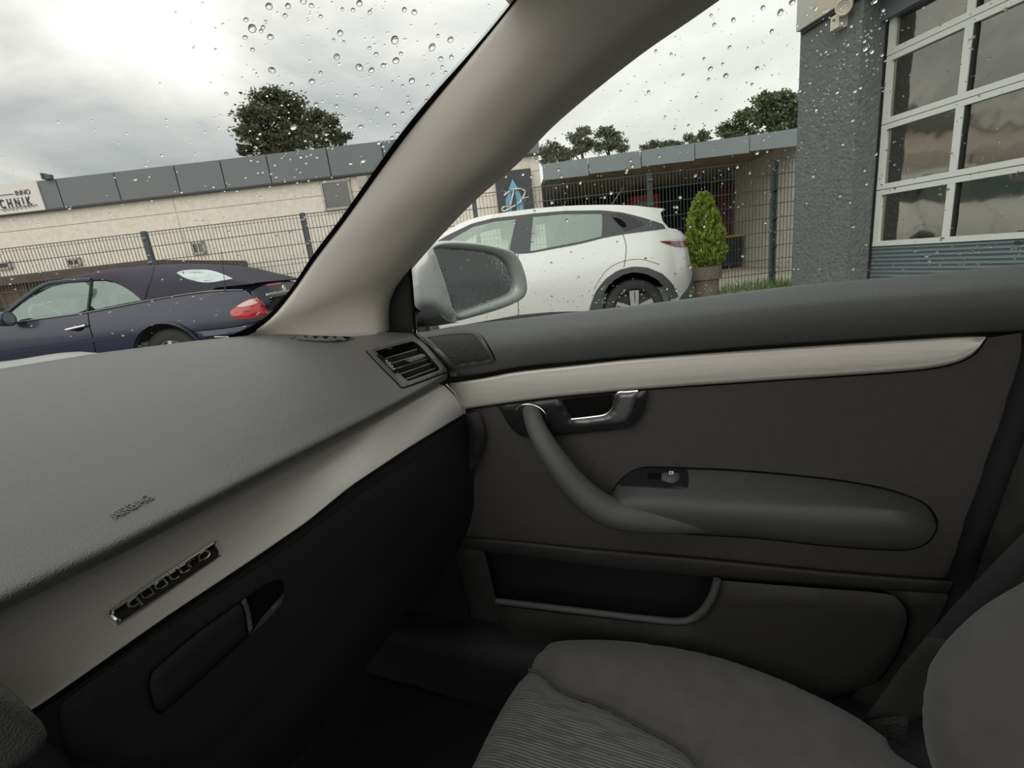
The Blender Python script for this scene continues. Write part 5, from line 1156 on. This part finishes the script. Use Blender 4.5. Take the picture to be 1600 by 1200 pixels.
# ================================================================== RAIN ON THE GLASS
def dropmesh(seg=16, rings=5):
    V = [(0, 0, 0)]; F = []
    for i in range(rings):
        r = 1-i/rings; Hc = .42; Rc = (1+Hc*Hc)/(2*Hc); h = math.sqrt(Rc*Rc-r*r)-(Rc-Hc)
        for j in range(seg): t = 2*math.pi*j/seg; V.append((r*math.cos(t), r*math.sin(t), h))
    V.append((0, 0, .42)); n = len(V)-1
    for j in range(seg):
        F.append((0, 1+(j+1) % seg, 1+j))
        for i in range(rings-1): F.append((1+i*seg+j, 1+i*seg+(j+1) % seg, 1+(i+1)*seg+(j+1) % seg, 1+(i+1)*seg+j))
        F.append((1+(rings-1)*seg+j, 1+(rings-1)*seg+(j+1) % seg, n))
    return np.array(V), F
DV, DF = dropmesh(); DVs, DFs = dropmesh(9, 3)
dme = bpy.data.meshes.new('raindrop'); dme.from_pydata([tuple(v) for v in DV], [], DF); dme.polygons.foreach_set('use_smooth', [True]*len(dme.polygons)); dme.materials.append(MT['water'])
def frame(c, n, r, ang, st_, off):
    n = n/np.linalg.norm(n); u = np.cross(n, Z); u /= np.linalg.norm(u); v = np.cross(n, u)
    a = math.cos(ang)*u+math.sin(ang)*v; b = np.cross(n, a); return c+n*off, a*r*st_, b*r, n*r
def drops(par, mf, big, small):
    proto = None; loc = root_loc(par)
    for (px, py, rp) in big:
        c, n = mf(px, py); n = -n                         # outwards, away from the cabin
        dist = np.linalg.norm(c-EYE); r = rp*dist/FPX*.9
        o, a, b, w_ = frame(c, n, r, rng.uniform(0, 3), rng.uniform(.85, 1.25), .0006)
        if proto is None: proto = bpy.data.objects.new('raindrop', dme); d = proto
        else: d = proto.copy()
        COL.objects.link(d); d.parent = par; m_ = Matrix.Identity(4)
        for i in range(3): m_[i][0] = a[i]; m_[i][1] = b[i]; m_[i][2] = w_[i]; m_[i][3] = o[i]-loc[i]
        d.matrix_local = m_
    Bq = B()
    for (px, py, rp) in small:
        c, n = mf(px, py); n = -n; dist = np.linalg.norm(c-EYE); r = rp*dist/FPX*.9
        o, a, b, w_ = frame(c, n, r, rng.uniform(0, 3), rng.uniform(.8, 1.4), .0006)
        Bq.add(DVs[:, :1]*a+DVs[:, 1:2]*b+DVs[:, 2:3]*w_+o, DFs)
    Bq.out('fine_raindrops', MT['water'], par, True, 80, kind='stuff')
c7 = [(460,40,6),(573,38,5),(665,8,6),(713,35,4),(998,22,6),(1325,75,5),(360,172,7),(468,222,6),(323,120,4),(318,225,4),(362,298,4),(555,95,4),(477,420,6),(715,487,6),(595,505,4),(863,340,6),(997,403,6.5),(1070,420,6),(1140,392,5),(1215,363,7),(1208,240,7.5),(1310,482,6.5),(1430,283,7),(1540,238,6),(883,198,5.5),(740,625,5),(862,635,4),(975,570,4),(1005,757,5),(1165,680,5),(1255,677,4.5),(1222,797,5),(1192,822,4.5),(1205,748,4),(1482,352,5),(1545,343,4.5),(1510,433,4.5),(1403,515,4),(1313,657,4),(1290,615,4),(1395,600,4),(1285,580,3.5),(1435,445,3.5),(1490,400,3.5),(1465,215,4),(1245,322,4),(1097,325,4.5),(1058,288,4),(845,240,3.5),(905,252,3),(767,435,4),(540,515,3),(290,637,4),(228,765,4),(205,560,4),(605,760,6.5),(800,803,4),(675,840,3),(580,795,3),(1145,945,4),(1020,960,6),(945,975,4),(1112,853,4.5),(1138,873,3.5),(648,937,3.5),(1060,75,4),(960,62,4),(897,57,3.5),(767,100,3.5),(425,165,4),(413,187,3.5),(1195,490,3),(1255,515,3.5),(1265,60,5),(1100,650,3.5),(440,130,3)]
bigw = [(300+a/3.81, b/3.81, r*.72) for a, b, r in c7]
smw = []
def leftof(px, py): return px < np.interp(-py, -le[::-1][:, 1][::-1] if False else -le[:, 1], le[:, 0]) - 14
while len(smw) < 330:
    px = min(800, max(2, rng.normal(560, 140))); py = rng.uniform(3, 400) if rng.random() < .8 else rng.uniform(230, 560)
    xl = np.interp(py, le[::-1][:, 1], le[::-1][:, 0])-12
    if px < xl: smw.append((px, py, rng.uniform(.8, 1.9)))
while len(smw) < 430: smw.append((rng.uniform(2, 330), rng.uniform(180, 545), rng.uniform(.7, 1.5)))
drops(ws, MW, bigw, smw)
c4 = [(880,190,6),(905,200,5.5),(918,5,6),(950,40,4),(945,215,4.5),(877,160,4),(860,342,5),(838,355,5),(848,210,4),(365,78,5),(548,48,6),(515,122,4.5),(275,268,5),(335,296,6),(458,267,5),(290,97,4.5),(278,60,4),(33,360,4.5),(250,230,4),(688,428,5),(770,360,4.5),(792,563,4.5),(830,470,5),(780,765,4),(922,602,4),(885,718,4),(877,665,4),(833,885,4.5),(883,955,4),(832,1050,5),(457,598,5),(215,687,4.5),(380,652,5),(195,885,4),(250,885,4),(1075,980,3.5),(1160,985,4),(1250,988,4),(1320,985,4),(1120,1000,4),(675,688,4.5),(650,793,4),(820,790,4),(268,310,4),(323,250,3.5),(62,200,4),(122,212,3.5),(168,293,4),(438,330,4),(600,1050,4),(618,1050,4),(700,1050,4),(400,1000,4.5),(490,870,4),(1130,1020,4),(1370,965,4),(480,30,5),(595,8,6),(350,185,4),(220,380,4),(190,490,4),(135,505,3.5),(1180,935,4)]
bigs = [(1000+a/2.5, b/2.5, r*.52) for a, b, r in c4]+[(640+a/3.333, 180+b/3.333, r*.5) for a, b, r in [(740,455,6),(775,285,5),(790,320,4.5),(888,352,5),(1130,285,6),(1128,298,5),(1150,237,4.5),(1048,405,6),(1015,428,5),(650,200,4.5),(660,235,4.5),(590,308,6.5),(502,320,5),(632,320,5),(535,258,4.5),(1160,265,5),(1300,215,4),(1488,315,5),(1408,428,5),(1390,478,5),(1388,505,4),(1460,790,6),(1388,912,5),(1340,905,4.5),(1462,938,5),(740,945,4),(738,770,4),(1230,748,4.5),(650,500,4),(645,620,4),(640,664,5),(820,548,5),(545,560,4),(1000,905,4)]]
sms = [];
rE = np.array(sm([(650, 430), (679, 372), (739, 309), (808, 249), (874, 180), (1000, 76), (1108, 0)]))
silx = lambda x: np.interp(x, [640, 800, 1000, 1240, 1600], [512, 496, 472, 443, 409])
while len(sms) < 620:
    px = rng.uniform(650, 1598); py = rng.uniform(2, 510)
    if py < silx(px) and px > np.interp(py, rE[::-1][:, 1], rE[::-1][:, 0])+6: sms.append((px, py, min(1.7, rng.exponential(.4)+.5)))
# a streak of splashed water at the rear of the pane and a wet line low on the glass
for k in range(230):
    y = rng.uniform(0, 1); px, py = 1200+rng.normal()*42+(1-y)*150, 20+y*430
    if px < 1598 and py < silx(px): sms.append((px, py, rng.uniform(.55, 1.2)))
for k in range(150):
    px = rng.uniform(700, 1598); sms.append((px, silx(px)-rng.exponential(16)-3, rng.uniform(.7, 1.5)))
drops(win, GPL, bigs, sms)
# fine spray on the mirror glass
Bq = B()
for k in range(170):
    px, py = rng.uniform(680, 805), rng.uniform(386, 490)
    if inside(np.array([[px, py]]), mg)[0]:
        c, n = mm(px, py); n = n if n@(EYE-c) > 0 else -n
        o, a, b, w_ = frame(c, n, rng.uniform(.0004, .0011), rng.uniform(0, 3), 1.2, -.002); Bq.add(DVs[:, :1]*a+DVs[:, 1:2]*b+DVs[:, 2:3]*w_+o, DFs)
Bq.out('raindrops', MT['water'], mir, True, 80, kind='stuff')
